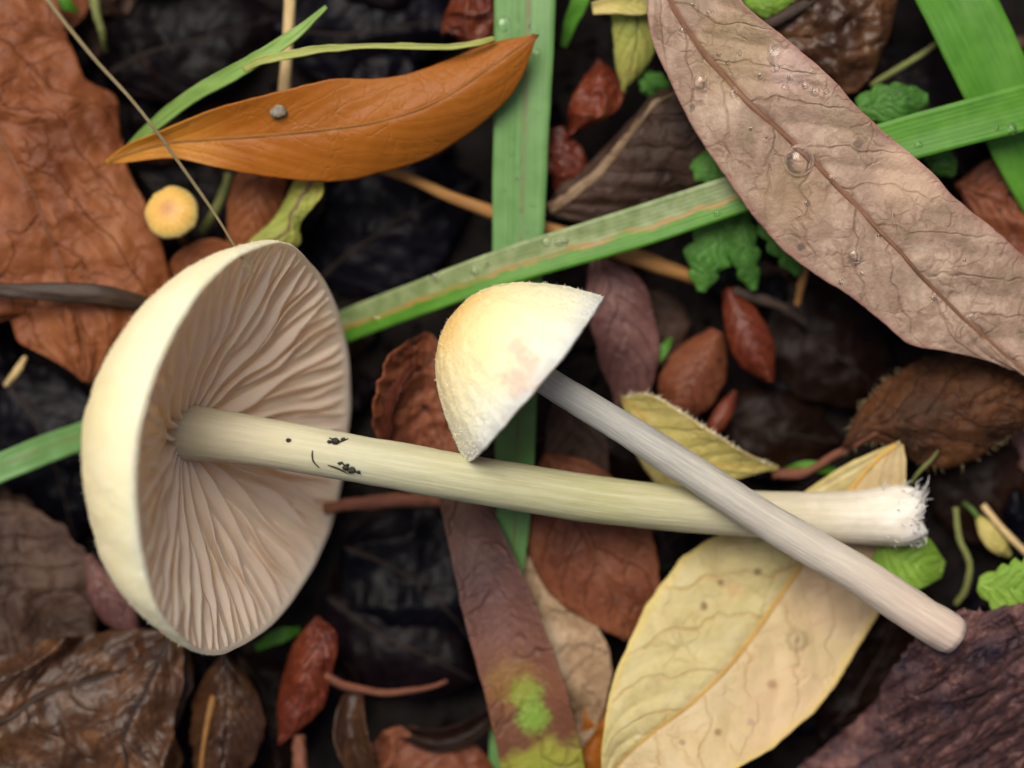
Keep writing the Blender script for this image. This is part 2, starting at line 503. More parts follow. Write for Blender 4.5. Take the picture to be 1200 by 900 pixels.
def twig(label, mat, pts, radii, name='twig', cat='twig', ns=9, n=40, jit=0.3, seed=0, group=None):
    c = spline(pts, n)
    v, f, u = tube_verts(P(c[:, 0], c[:, 1], c[:, 2]), lerp_list(radii, np.linspace(0, 1, n)) * S, ns, 1.0, jit, seed)
    o = mesh_obj(name, v, f, mat, None, {'leaf': u, 'px': u * 4})
    return tag(o, label, cat, group)

def height_at(surf, px, py):
    i = np.argmin((surf['X'] - px) ** 2 + (surf['Y'] - py) ** 2)
    return surf['Z'].ravel()[i]

# ------------------------------------------------------------------ materials
def simple_mat(name, c1, c2, sc=900, rough=0.6, bump=0.0002, spec=0.4, long=False):
    k = NB(name)
    p = k.objco()
    if long:
        uv = k.uv('leaf'); x, y, _ = k.sep(uv)
        p = k.comb(k.math('MULTIPLY', x, 6.0), k.math('MULTIPLY', y, 14.0)); sc = 1.0
    n = k.noise(p, sc, 4, 0.65)
    n2 = k.noise(k.objco(), 2600, 3, 0.6)
    c = k.mix(k.smooth(n, 0.32, 0.68), c1, c2)
    return k.fin(c, k.math('ADD', rough - .12, k.math('MULTIPLY', n2, .25)), k.bump(k.math('ADD', n, k.math('MULTIPLY', n2, .5)), bump, 0.8), spec)

M = {}
M['soil'] = simple_mat('soil', (0.003, 0.0025, 0.0025), (0.010, 0.007, 0.006), 420, 0.7, 0.0006, 0.1)
M['twig_orange'] = simple_mat('twig_orange', (0.20, 0.085, 0.02), (0.36, 0.18, 0.05), long=True)
M['twig_red'] = simple_mat('twig_red', (0.10, 0.030, 0.015), (0.20, 0.07, 0.035), long=True)
M['twig_dark'] = simple_mat('twig_dark', (0.02, 0.013, 0.010), (0.06, 0.035, 0.022), long=True)
M['straw'] = simple_mat('straw', (0.42, 0.29, 0.12), (0.60, 0.45, 0.22), long=True, rough=0.5)
M['hairgrass'] = simple_mat('hairgrass', (0.16, 0.13, 0.06), (0.26, 0.21, 0.10), long=True)
M['speck'] = simple_mat('speck', (0.008, 0.006, 0.004), (0.03, 0.022, 0.015), 3000)
M['grit'] = simple_mat('grit', (0.13, 0.115, 0.08), (0.22, 0.20, 0.15), 2500)
M['stalk_green'] = simple_mat('stalk_green', (0.10, 0.13, 0.03), (0.20, 0.20, 0.06), long=True)
M['stalk_yellow'] = simple_mat('stalk_yellow', (0.46, 0.25, 0.05), (0.58, 0.38, 0.10), long=True)
M['rib_pink'] = simple_mat('rib_pink', (0.13, 0.055, 0.035), (0.24, 0.12, 0.06), long=True)
M['rib_orange'] = simple_mat('rib_orange', (0.24, 0.10, 0.02), (0.34, 0.15, 0.03), long=True)
M['rib_red'] = simple_mat('rib_red', (0.16, 0.060, 0.025), (0.22, 0.085, 0.035), long=True)
M['rib_dark'] = simple_mat('rib_dark', (0.012, 0.007, 0.005), (0.03, 0.016, 0.010), long=True)
M['rib_green'] = simple_mat('rib_green', (0.06, 0.12, 0.02), (0.10, 0.18, 0.03), long=True)

M['rust'] = leaf_mat('rust_leaf', [(0.1014, 0.0262, 0.0085), (0.1872, 0.0599, 0.0204), (0.2496, 0.0935, 0.0365)], (0.11, 0.035, 0.016), 0.6, 6, 0.35, 0.05, 3.0, 0.35,
                     0.5, 1.3, 0.08, 1.0, seed=1)
M['orange'] = leaf_mat('orange_leaf', [(0.2340, 0.0630, 0.0049), (0.3240, 0.0922, 0.0081), (0.3780, 0.1222, 0.0149)], (0.27, 0.11, 0.02), 0.2, 8, 0.3, 0.09, 5.0, 0.10,
                       0.45, 0.35, 0.18, 1.1, ucols=[(0.0, (0.58, 0.28, 0.03)), (0.17, (0.50, 0.23, 0.03)), (0.30, (0.29, 0.095, 0.008)), (1.0, (0.26, 0.09, 0.012))], uamt=0.55, udist=.1, seed=2, vbump=.25)
M['pink'] = leaf_mat('pinkish_leaf', [(0.171, 0.125, 0.075), (0.279, 0.185, 0.135), (0.423, 0.315, 0.230)], (0.15, 0.075, 0.045), 0.42, 13, 0.10, 0.06, 4.4, 0.42,
                     0.42, 1.1, 0.10, 1.5, edge=(0.24, 0.10, 0.085), seed=3, netcol=(0.14, 0.075, 0.045), fine=.34, nbump=.6, vbump=.5,
                     marks=[(1005, 168, 8, (0.05, 0.04, 0.035), .7, 0), (812, 126, 5, (0.07, 0.05, 0.05), .7, 0), (938, 290, 6, (0.06, 0.05, 0.045), .7, 0), (1070, 200, 60, (0.52, 0.36, 0.25), .6, 0), (860, 60, 70, (0.28, 0.20, 0.10), .5, 0), (1000, 140, 45, (0.22, 0.15, 0.085), .5, 0), (930, 230, 60, (0.27, 0.18, 0.10), .45, 0), (925, 80, 35, (0.44, 0.30, 0.27), .5, 0)])  # palest broad mark, on the upper right edge, is lit leaf painted into the colour
M['yellow'] = leaf_mat('yellow_leaf', [(0.4152, 0.3269, 0.1625), (0.5124, 0.4329, 0.1966), (0.5654, 0.4859, 0.2907)], (0.44, 0.25, 0.08), 0.7, 8, 0.22, 0.06, 3.4, 0.24,
                       0.45, 0.7, 0.22, 1.7, edge=(0.64, 0.48, 0.10), seed=4, netcol=(0.36, 0.22, 0.08), half=((0.54, 0.375, 0.24), .42),
                       marks=[(934, 750, 11, (0.24, 0.18, 0.09), .7, 1), (934, 750, 22, (0.36, 0.27, 0.14), .45, 0), (888, 670, 6, (0.16, 0.09, 0.03), .8, 0), (845, 683, 5, (0.20, 0.10, 0.04), .8, 0), (825, 710, 6, (0.16, 0.08, 0.03), .8, 0), (905, 802, 8, (0.20, 0.10, 0.03), .85, 0),
                              (880, 846, 6, (0.22, 0.14, 0.16), .7, 0), (841, 858, 6, (0.22, 0.12, 0.04), .7, 0), (800, 870, 5, (0.22, 0.14, 0.08), .7, 0), (862, 692, 16, (0.56, 0.34, 0.16), .4, 0), (930, 840, 90, (0.62, 0.42, 0.27), .4, 0), (990, 690, 80, (0.60, 0.40, 0.27), .45, 0)])
M['olive'] = leaf_mat('olive_yellow_leaf', [(0.33, 0.30, 0.08), (0.46, 0.40, 0.12), (0.56, 0.46, 0.18)], (0.36, 0.26, 0.08), 0.4, 6, 0.3, 0.05, 5, 0.2,
                      0.5, 0.9, 0.2, 1.5, seed=5, edge=(0.50, 0.36, 0.18))
M['limegold'] = leaf_mat('lime_gold_leaf', [(0.22, 0.30, 0.06), (0.36, 0.38, 0.09), (0.50, 0.38, 0.10)], (0.34, 0.30, 0.10), 0.4, 6, 0.3, 0.05, 5, 0.2,
                         0.45, 0.9, 0.25, 1.8, ucols=[(0.0, (0.62, 0.46, 0.06)), (0.4, (0.26, 0.32, 0.06)), (1.0, (0.30, 0.30, 0.08))], uamt=.5, seed=6)
M['redbrown'] = leaf_mat('red_brown_leaf', [(0.0765, 0.0212, 0.0095), (0.1440, 0.0442, 0.0199), (0.1980, 0.0708, 0.0314)], (0.09, 0.032, 0.016), 0.6, 6, 0.3, 0.05, 4.5, 0.35,
                         0.45, 1.2, 0.08, 1.4, spots=(4.0, 0.2, (0.04, 0.018, 0.012)), seed=7, vary=.1)
M['purple'] = leaf_mat('purple_brown_leaf', [(0.045, 0.018, 0.017), (0.095, 0.042, 0.038), (0.15, 0.075, 0.062)], (0.05, 0.02, 0.015), 0.5, 6, 0.3, 0.06, 4, 0.3,
                       0.38, 1.2, 0.05, 1.4, seed=8, vary=.15)
M['redbit'] = leaf_mat('deep_red_leaf', [(0.0540, 0.0084, 0.0045), (0.1080, 0.0210, 0.0090), (0.1728, 0.0434, 0.0158)], (0.07, 0.018, 0.010), 0.4, 5, 0.3, 0.07, 5, 0.2,
                       0.33, 1.2, 0.1, 1.7, seed=9, vary=.2, coat=.25)
M['crumple'] = leaf_mat('crumpled_brown_leaf', [(0.0170, 0.0074, 0.0040), (0.0510, 0.0213, 0.0088), (0.1275, 0.0574, 0.0224)], (0.03, 0.016, 0.010), 0.6, 7, 0.35, 0.06, 4, 0.45,
                        0.40, 1.0, 0.08, 1.6, seed=10, vary=.15, coat=.3, nbump=.5)
M['hairy'] = leaf_mat('dark_hairy_leaf', [(0.0245, 0.0112, 0.0056), (0.0595, 0.0224, 0.0084), (0.1120, 0.0420, 0.0133)], (0.04, 0.018, 0.010), 0.5, 6, 0.3, 0.06, 6, 0.3,
                      0.6, 1.8, 0.06, 1.6, seed=11)
M['bark'] = leaf_mat('brown_leaf', [(0.0168, 0.0090, 0.0060), (0.0390, 0.0204, 0.0132), (0.0720, 0.0408, 0.0270)], (0.03, 0.015, 0.01), 0.5, 6, 0.3, 0.06, 4, 0.3,
                     0.5, 1.6, 0.04, 1.6, seed=12, vary=.2)
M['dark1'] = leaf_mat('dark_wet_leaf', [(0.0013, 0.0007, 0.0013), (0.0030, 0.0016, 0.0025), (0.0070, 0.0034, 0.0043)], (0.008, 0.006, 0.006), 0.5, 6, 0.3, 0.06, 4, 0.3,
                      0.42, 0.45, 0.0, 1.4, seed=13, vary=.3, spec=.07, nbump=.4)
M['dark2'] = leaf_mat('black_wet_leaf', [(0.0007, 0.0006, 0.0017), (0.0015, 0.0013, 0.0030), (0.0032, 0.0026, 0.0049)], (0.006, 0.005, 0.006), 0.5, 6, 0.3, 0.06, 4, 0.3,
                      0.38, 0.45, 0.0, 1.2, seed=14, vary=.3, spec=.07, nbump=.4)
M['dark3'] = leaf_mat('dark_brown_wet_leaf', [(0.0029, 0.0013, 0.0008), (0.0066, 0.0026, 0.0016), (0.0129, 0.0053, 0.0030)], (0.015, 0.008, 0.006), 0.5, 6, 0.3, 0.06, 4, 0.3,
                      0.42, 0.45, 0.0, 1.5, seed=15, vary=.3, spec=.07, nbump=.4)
M['tan'] = leaf_mat('pale_tan_leaf', [(0.16, 0.095, 0.05), (0.30, 0.20, 0.115), (0.44, 0.33, 0.22)], (0.16, 0.09, 0.045), 0.5, 5, 0.1, 0.08, 4, 0.3,
                    0.55, 1.4, 0.08, 1.8, seed=16)
M['strap'] = leaf_mat('purple_strap_leaf', [(0.06, 0.028, 0.024), (0.13, 0.062, 0.045), (0.19, 0.095, 0.065)], (0.07, 0.03, 0.022), 0.5, 3, 0.05, 0.06, 4, 0.2,
                      0.45, 1.2, 0.1, 1.6, ucols=[(0.0, (0.10, 0.05, 0.035)), (0.25, (0.055, 0.028, 0.028)), (0.48, (0.13, 0.055, 0.040)), (0.62, (0.15, 0.06, 0.03)), (0.76, (0.11, 0.04, 0.02)), (0.84, (0.24, 0.24, 0.03)), (1.0, (0.20, 0.28, 0.03))], uamt=.9, udist=.25,
                      marks=[(616, 812, 26, (0.14, 0.25, 0.03), .9, 0), (624, 840, 26, (0.15, 0.26, 0.03), .9, 0), (600, 800, 40, (0.28, 0.17, 0.03), .35, 0)], seed=17)
M['green'] = leaf_mat('green_leaf', [(0.035, 0.105, 0.018), (0.065, 0.185, 0.030), (0.11, 0.27, 0.05)], (0.09, 0.20, 0.05), 0.4, 8, 0.4, 0.07, 6, 0.2,
                      0.4, 1.2, 0.22, 1.6, seed=18)
M['lime'] = leaf_mat('lime_leaf', [(0.13, 0.24, 0.025), (0.19, 0.33, 0.04), (0.27, 0.42, 0.07)], (0.20, 0.33, 0.08), 0.4, 6, 0.4, 0.07, 5, 0.2,
                     0.45, 1.2, 0.25, 1.6, seed=19)
M['fibre'] = leaf_mat('fibrous_dark_litter', [(0.012, 0.009, 0.016), (0.060, 0.028, 0.030), (0.22, 0.105, 0.085)], (0.02, 0.01, 0.01), 0.5, 4, 0.1, 0.08, 6, 0.3,
                      0.42, 2.2, 0.0, 2.4, seed=20, coat=.2)
M['blackstrap'] = grass_mat('black_strap', (0.012, 0.008, 0.006), (0.05, 0.028, 0.016), rough=0.45, transl=0.0)
M['grass_blue'] = grass_mat('blue_green_grass', (0.095, 0.215, 0.06), (0.155, 0.31, 0.10), midc=(0.14, 0.16, 0.06))
M['grass_worn'] = grass_mat('worn_grass', (0.052, 0.175, 0.014), (0.105, 0.28, 0.03), worn=True)
M['grass_fresh'] = grass_mat('fresh_grass', (0.05, 0.175, 0.014), (0.10, 0.27, 0.03))
M['grass_pale'] = grass_mat('pale_grass', (0.17, 0.30, 0.06), (0.27, 0.42, 0.11))
M['grass_gold'] = grass_mat('gold_grass', (0.30, 0.36, 0.08), (0.44, 0.46, 0.14))

k = NB('dew'); M['dew'] = k.m
k.b.inputs['Base Color'].default_value = (1, 1, 1, 1)
k.b.inputs['Transmission Weight'].default_value = 1.0
k.b.inputs['Roughness'].default_value = 0.0
k.b.inputs['IOR'].default_value = 1.333

def cap_mat(name, stops, stain=None, amt=1.0):
    k = NB(name)
    uv = k.uv('leaf'); x, y, _ = k.sep(uv)
    p = k.objco()
    n1 = k.noise(p, 160, 4, 0.6)
    n2 = k.noise(p, 1500, 4, 0.7)
    f = k.math('ADD', x, k.math('MULTIPLY', k.math('SUBTRACT', n1, .5), .35))
    c = k.ramp(f, stops)
    c = k.mix(k.math('MULTIPLY', k.smooth(n2, 0.5, 0.8), 0.35), c, (0.90, 0.82, 0.58))
    if stain:
        for (sx, sy, sz, r) in stain:
            n = k.t.nodes.new('ShaderNodeVectorMath'); n.operation = 'DISTANCE'
            k.s(n.inputs[0], p); n.inputs[1].default_value = (sx, sy, sz)
            dd = k.math('ADD', n.outputs['Value'], k.math('MULTIPLY', k.math('SUBTRACT', k.noise(p, 700, 3), .5), r * 1.8))
            c = k.mix(k.smooth(dd, r * .3, r, 0.75, 0.0), c, (0.80, 0.50, 0.40))
    nor = k.bump(k.math('ADD', n2, k.math('MULTIPLY', n1, 0.6)), 0.00040, 0.8)
    return k.fin(c, 0.72, nor, 0.25, sss=0.5, sss_r=(1, .62, .32), sss_s=0.003, transl=.14)
def stem_mat(name, stops):
    k = NB(name)
    uv = k.uv('leaf'); x, y, _ = k.sep(uv)
    st = k.comb(k.math('MULTIPLY', x, 5.0), k.math('MULTIPLY', y, 10.0))
    n1 = k.noise(st, 1.5, 5, 0.7); n2 = k.noise(k.objco(), 900, 3, .6)
    c = k.ramp(k.math('ADD', x, k.math('MULTIPLY', k.math('SUBTRACT', n2, .5), .12)), stops)
    c = k.mix(k.math('MULTIPLY', k.smooth(n1, .40, .70), .22), c, (0.80, 0.75, 0.62))
    c = k.mix(k.math('MULTIPLY', k.smooth(n1, .42, .25), .18), c, (0.52, 0.42, 0.28))
    nor = k.bump(k.math('ADD', n1, k.math('MULTIPLY', n2, .4)), 0.00014, .6)
    return k.fin(c, 0.55, nor, 0.3, sss=0.4, sss_r=(1, .7, .4), sss_s=0.0014)
M['cap_big'] = cap_mat('cap_skin', [(0.0, (0.78, 0.57, 0.22)), (0.5, (0.85, 0.69, 0.33)), (0.8, (0.90, 0.78, 0.43)), (1.0, (0.93, 0.85, 0.57))])
k = NB('gill'); M['gill'] = k.m
n2 = k.noise(k.objco(), 500, 3, .6)
k.fin(k.mix(n2, (0.88, 0.76, 0.62), (0.93, 0.83, 0.70)), 0.6, k.bump(n2, 0.0001, .5), 0.2, transl=.5, tcol=(0.97, 0.80, 0.60), sss=0.5, sss_r=(1, .62, .36), sss_s=0.002)
M['stem_big'] = stem_mat('stem_cream', [(0.0, (0.56, 0.48, 0.33)), (0.3, (0.42, 0.41, 0.27)), (0.6, (0.36, 0.35, 0.18)), (0.85, (0.44, 0.39, 0.28)), (0.97, (0.62, 0.57, 0.49)), (1.0, (0.68, 0.65, 0.59))])  # cream darkened in the colour to stand in for weaker light on the stem
M['stem_small'] = stem_mat('stem_pale', [(0.0, (0.28, 0.29, 0.275)), (0.3, (0.29, 0.29, 0.27)), (0.7, (0.42, 0.38, 0.32)), (1.0, (0.48, 0.37, 0.30))])  # pale stem greyed down, its dimmer light put into the colour
k = NB('fuzz'); M['fuzz'] = k.m
k.fin((0.84, 0.78, 0.58), 0.8, None, 0.2, transl=0.3)
k = NB('mycelium'); M['mycelium'] = k.m
k.fin((0.70, 0.68, 0.64), 0.85, None, 0.2, transl=0.3)

# ------------------------------------------------------------------ ground
def ground():
    n = 300
    s = np.linspace(-1, 1, n)
    a = np.sinh(s * 5.2) / np.sinh(5.2)          # dense in the middle, sparse far out
    g = a * 60000 * 0.5
    gx, gy = np.meshgrid(g, g, indexing='ij')
    Z = -100 + 26 * fbm(gx / 170, gy / 170, 3, 4) + 9 * ridge(gx / 45, gy / 45, 8, 3)
    far = np.clip((np.hypot(gx, gy) - 900) / 3000, 0, 1)
    Z = Z * (1 - far) + far * (-100 + 260 * fbm(gx / 4000, gy / 4000, 5, 2))
    v = np.stack([gx * S, gy * S, Z * S], -1).reshape(-1, 3)
    f = grid_faces(n, n)
    o = mesh_obj('ground', v, f, M['soil'], None, None, origin=(0, 0, 0))
    tag(o, kind='structure')
    o['label'] = 'dark wet soil under the fallen leaves'
    # crumbs of soil and shredded litter
    vs, fs = [], []
    ico = np.array([(0, 0, 1), (.9, 0, .1), (.1, .9, 0), (-.9, .1, -.1), (0, -.9, .1), (0, .1, -.8)])
    fi = [(0, 1, 2), (0, 2, 3), (0, 3, 4), (0, 4, 1), (5, 2, 1), (5, 3, 2), (5, 4, 3), (5, 1, 4)]
    for i in range(5200):
        x, y = rng.uniform(-400, 1600), rng.uniform(-350, 1250)
        r = rng.gamma(2.0, 2.4) + 1.5
        b = ico * rng.uniform(.6, 1.3, (6, 3)) * r
        if rng.random() < .3: b = b * np.array([rng.uniform(1.5, 4), .6, .6])
        an = rng.uniform(0, 6.3); c_, s_ = math.cos(an), math.sin(an)
        b = np.stack([b[:, 0] * c_ - b[:, 1] * s_, b[:, 0] * s_ + b[:, 1] * c_, b[:, 2]], -1)
        xw, yw = (x - 600), (450 - y)
        z = -100 + 26 * float(fbm(xw / 170, yw / 170, 3, 4)) + 9 * float(ridge(xw / 45, yw / 45, 8, 3)) if i < 1500 else -96 + rng.uniform(-16, 14)
        k0 = len(vs) * 6
        vs.append(b + np.array([xw, yw, z + r * .3])); fs += [(p + k0, q + k0, r_ + k0) for p, q, r_ in fi]
    o = mesh_obj('soil_crumbs', np.vstack(vs) * S, fs, M['soil'], None, None, origin=(0, 0, -70 * S), smooth=False)
    tag(o, 'loose dark soil crumbs and shredded litter over the ground', 'soil crumbs', kind='stuff')
ground()

# ------------------------------------------------------------------ mushrooms
def frame_axes(A):
    A = A / np.linalg.norm(A)
    e1 = np.cross(A, [0, 0, 1.0]); e1 /= np.linalg.norm(e1)
    e2 = np.cross(e1, A)
    return A, e1, e2

def build_cap(parent, C, A, a, h, mat, ngill, gill_free, wob=0.02, seed=0, pw=2.0, scal=0.0, fuzz=3000, bev=5, stem_r=30, cone=0.0, gdepth=12):
    """C rim centre (px units), A axis towards the stem, a rim radius, h dome height; gill_free(r) depth of the gill edge above the rim plane"""
    A, e1, e2 = frame_axes(np.asarray(A, float))
    ns, nr = 144, 56
    th = np.linspace(0, 2 * math.pi, ns, endpoint=False)
    wobv = 1 + wob * fbm(np.cos(th) * 1.6 + 5, np.sin(th) * 1.6, seed, 3) + scal * fbm(np.cos(th) * 9, np.sin(th) * 9, seed + 3, 2)
    rimz = 5 * fbm(np.cos(th) * 2.2, np.sin(th) * 2.2 + 4, seed + 1, 3)
    q = np.linspace(0.0, 1, nr)
    ro = np.sin(q * math.pi / 2)                        # outer profile
    def prof(x):
        x = np.clip(x, 0, 1)
        return (1 - cone) * np.sqrt(1 - x * x) ** (2.0 / pw) + cone * (1 - x ** 2.3)
    zo = prof(ro)
    def pt(r, z, i=None):
        return C + (r * wobv * np.cos(th))[:, None] * e1 + (r * wobv * np.sin(th))[:, None] * e2 - (z + rimz * (r / a) ** 3)[:, None] * A
    def free(r):                                         # height of the gills' free edge above the rim plane
        x = np.clip(r / a, 0, 1)
        return gill_free(x) * (h * 0.86 * prof(x) + 2.5)
    def flesh(r):                                        # inner face of the flesh that the gills hang from
        x = np.clip(r / a, 0, 1)
        return np.minimum(free(r) + gdepth * (1 - x ** 5) + 2.0, h * 0.9 * prof(x * 0.985) + 0.5)
    rows, uvs = [], []
    for i in range(nr):
        bmp = 1.5 * min(1.0, a / 120) * fbm(np.cos(th) * ro[i] * 14 + 9, np.sin(th) * ro[i] * 14, seed + 5, 4)
        rows.append(pt(a * ro[i] + bmp * ro[i], h * zo[i] + bmp)); uvs.append(np.stack([0 * th + ro[i], th / 6.283], -1))
    # rolled thin rim, then the inner side of the flesh
    rows.append(pt(a * 0.992, -2.0 + 0 * th)); uvs.append(np.stack([0 * th + 1, th / 6.283], -1))
    for i in range(nr - 1, -1, -2):
        r = a * 0.972 * ro[i]; z = float(flesh(r)) - 1.0
        rows.append(pt(r, z + 0 * th)); uvs.append(np.stack([0 * th + 1, th / 6.283], -1))
    g = np.stack(rows)                                   # (n, ns, 3)
    V = g.reshape(-1, 3) * S
    F = grid_faces(len(rows), ns, True)
    cap = mesh_obj('cap', V, F, mat, parent, {'leaf': np.vstack(uvs)})
    cap.data.materials.append(M['gill'])                # the flesh between the gills has the gills' colour
    cap.data.polygons.foreach_set('material_index', (np.arange(len(F)) >= nr * ns).astype(np.int32))
    # gills
    offs = np.array(parent.location)
    variants = {}
    grng = np.random.default_rng(seed + 11)
    kinds = []
    for i in range(ngill):
        m = i % 4
        r0 = stem_r * 0.75 if m == 0 else (a * .36 if m == 2 else a * (.62 + .1 * grng.random()))
        t = (i + 0.25 * (grng.random() - .5)) * 2 * math.pi / ngill
        n, mrow = 30, 9
        r = np.linspace(r0, a * 0.985, n)
        top = flesh(r) + 1.0
        low = np.minimum(free(r), top)
        if m != 0:   # short gills taper up at their inner end
            e = np.clip((r - r0) / (0.22 * a), 0, 1) ** 0.6
            low = top - (top - low) * e
        ph = grng.uniform(0, 6.28); amp = grng.uniform(.5, 1.0)
        lean = grng.normal(0, 2.2)
        k = np.linspace(0, 1, mrow)
        Rr, K = np.meshgrid(r, k, indexing='ij')
        Z = top[:, None] * (1 - K) + low[:, None] * K
        rr = Rr / a
        side = K ** 1.3 * min(1.0, a / 150) * (amp * 9.0 * np.sin(rr * 9 + ph) * np.sin(np.pi * np.clip((Rr - r0) / (a - r0), 0, 1)) + lean * 1.6 * np.sin(np.pi * np.clip((Rr - r0) / (a - r0), 0, 1)))
        side = side + 1.2 * fbm(rr * 7, K * 2 + i, seed + i, 2) * K
        wv = np.interp(t, th, wobv, period=2 * math.pi)
        Rw = Rr * wv
        rz = np.interp(t, th, rimz, period=2 * math.pi) * rr ** 3
        Z = Z + rz + 2.0 * fbm(rr * 12, K * 0 + i * 1.7, seed + 70 + i, 2) * K ** 3
        er = math.cos(t) * e1 + math.sin(t) * e2; et = -math.sin(t) * e1 + math.cos(t) * e2
        hw = (2.8 * (1 - K) + 1.1) * min(1.0, a / 150)                      # half thickness: wedge towards the free edge
        P1 = C + Rw[..., None] * er + (side + hw)[..., None] * et - Z[..., None] * A
        P2 = C + Rw[..., None] * er + (side - hw)[..., None] * et - Z[..., None] * A
        V = np.vstack([P1.reshape(-1, 3), P2.reshape(-1, 3)]) * S
        N = n * mrow
        f = grid_faces(n, mrow)
        F = [tuple(x) for x in f] + [tuple(x[::-1] + N) for x in f]
        for ii in range(n - 1):
            F.append((ii * mrow + mrow - 1, (ii + 1) * mrow + mrow - 1, (ii + 1) * mrow + mrow - 1 + N, ii * mrow + mrow - 1 + N)[::-1])
        for jj in range(mrow - 1):
            F.append((jj, jj + 1, jj + 1 + N, jj + N))
        gl = mesh_obj('gill', V, F, M['gill'], parent)
        gl.parent = cap
    # felt of tiny fibres
    if fuzz:
        u = grng.random(fuzz); tt = grng.uniform(0, 2 * math.pi, fuzz)
        qq = np.arccos(1 - u) / (math.pi / 2)
        qq = np.clip(qq, 0, 1)
        r = a * np.sin(qq * math.pi / 2); z = h * prof(r / a)
        w = np.interp(tt, th, wobv, period=2 * math.pi); rz = np.interp(tt, th, rimz, period=2 * math.pi) * (r / a) ** 3
        base = C + (r * w * np.cos(tt))[:, None] * e1 + (r * w * np.sin(tt))[:, None] * e2 - (z + rz)[:, None] * A
        nrm = (np.cos(tt) * r / a ** 2)[:, None] * e1 + (np.sin(tt) * r / a ** 2)[:, None] * e2 - (z / h ** 2)[:, None] * A
        nrm /= np.linalg.norm(nrm, axis=1, keepdims=True)
        dr = nrm * .55 + grng.normal(0, .6, (fuzz, 3)); dr /= np.linalg.norm(dr, axis=1, keepdims=True)
        L = grng.uniform(1.2, 4.2, fuzz)[:, None]
        sd = np.cross(dr, grng.normal(0, 1, (fuzz, 3))); sd /= np.linalg.norm(sd, axis=1, keepdims=True)
        V = np.stack([base + sd * .55 - nrm * .5, base - sd * .55 - nrm * .5, base + dr * L], 1).reshape(-1, 3) * S
        F = np.arange(fuzz * 3).reshape(-1, 3)
        fz = mesh_obj('fuzz', V, F, M['fuzz'], parent, smooth=False)
        fz.parent = cap
        fz['kind'] = 'stuff'
    return cap

def uz(px, py, z):
    """px units world point"""
    return P(px, py, z) / S

# --- large mushroom lying on its cap
BIGC = uz(296, 526, 185)
el = math.radians(23)
BIGA = np.array([0.988 * math.cos(el), -0.150 * math.cos(el), math.sin(el)])
big = empty('mushroom', tuple(P(300, 530, -40)))
tag(big, 'large cream mushroom lying on its side, beige gills turned up and thick stem', 'mushroom', 'cream mushrooms laid on the leaf litter')
build_cap(big, BIGC, BIGA, 238, 172, M['cap_big'], 80, lambda x: 0.08 + 0.55 * np.clip(1 - x, 0, 1) ** 1.0, wob=0.035, seed=4, pw=2.1, cone=.25, fuzz=5000, stem_r=30)
sp = spline([(150, 497, 128), (215, 505, 150), (300, 517, 165), (420, 538, 168), (560, 563, 148), (720, 588, 112), (880, 602, 82), (1000, 606, 72), (1078, 603, 70)], 90)
rad = lerp_list([40, 31, 28, 28, 28, 28, 27, 27, 30, 37], np.linspace(0, 1, 90))
rad[-6:] = rad[-6:] * np.array([1.02, 1.03, 1.02, .97, .88, .72])
f = (CZ - sp[:, 2]) / D0
v, fc, u = tube_verts(P(sp[:, 0], sp[:, 1], sp[:, 2]), rad * f * S, 40, 1.0, 0.035, 5)
vg = v[:-2].reshape(90, 40, 3); cen = vg.mean(1, keepdims=True)
tt_ = np.linspace(0, 1, 90)[:, None]; aa_ = np.linspace(0, 2 * math.pi, 40, endpoint=False)[None]
lump_ = 1 + np.clip((tt_ - .9) / .1, 0, 1) * .16 * fbm(tt_ * 60 + 0 * aa_, np.cos(aa_) * 2.2 + np.sin(aa_) * 3 + 0 * tt_, 77, 3)
v[:-2] = (cen + (vg - cen) * lump_[..., None]).reshape(-1, 3)
vg2 = v[:-2].reshape(90, 40, 3); vg2[-5:, :, 0] += 9 * S * fbm(np.cos(aa_) * 2.5 + 3, np.sin(aa_) * 2.5, 91, 3)
v[:-2] = vg2.reshape(-1, 3)
stem = mesh_obj('stem', v, fc, M['stem_big'], big, {'leaf': u})
# white mycelium threads at the cut base
vs, fs = [], []
for i in range(420):
    an = rng.uniform(0, 6.28); rr = 31 * rng.uniform(.5, 1.05)
    x0 = 1062 + rng.uniform(-26, 20)
    b = np.array([x0, 604 + rr * math.cos(an), 71 + rr * math.sin(an)])
    dr = np.array([rng.uniform(.1, 1.1), math.cos(an) * .8 + rng.normal(0, .4), math.sin(an) * .8 + rng.normal(0, .4)])
    L = rng.uniform(2, 9) if i % 9 else rng.uniform(8, 20)
    p = np.array([b, b + dr * L * .5 + rng.normal(0, 1.5, 3), b + dr * L + rng.normal(0, 3, 3)])
    tv, tf, _ = tube_verts(P(p[:, 0], p[:, 1], p[:, 2]), np.array([1.2, .8, .3]) * S, 3)
    k0 = sum(len(q) for q in vs); vs.append(tv); fs += [tuple(np.array(q) + k0) for q in tf]
o = mesh_obj('mycelium', np.vstack(vs), fs, M['mycelium'], big); o.parent = stem; o['kind'] = 'stuff'

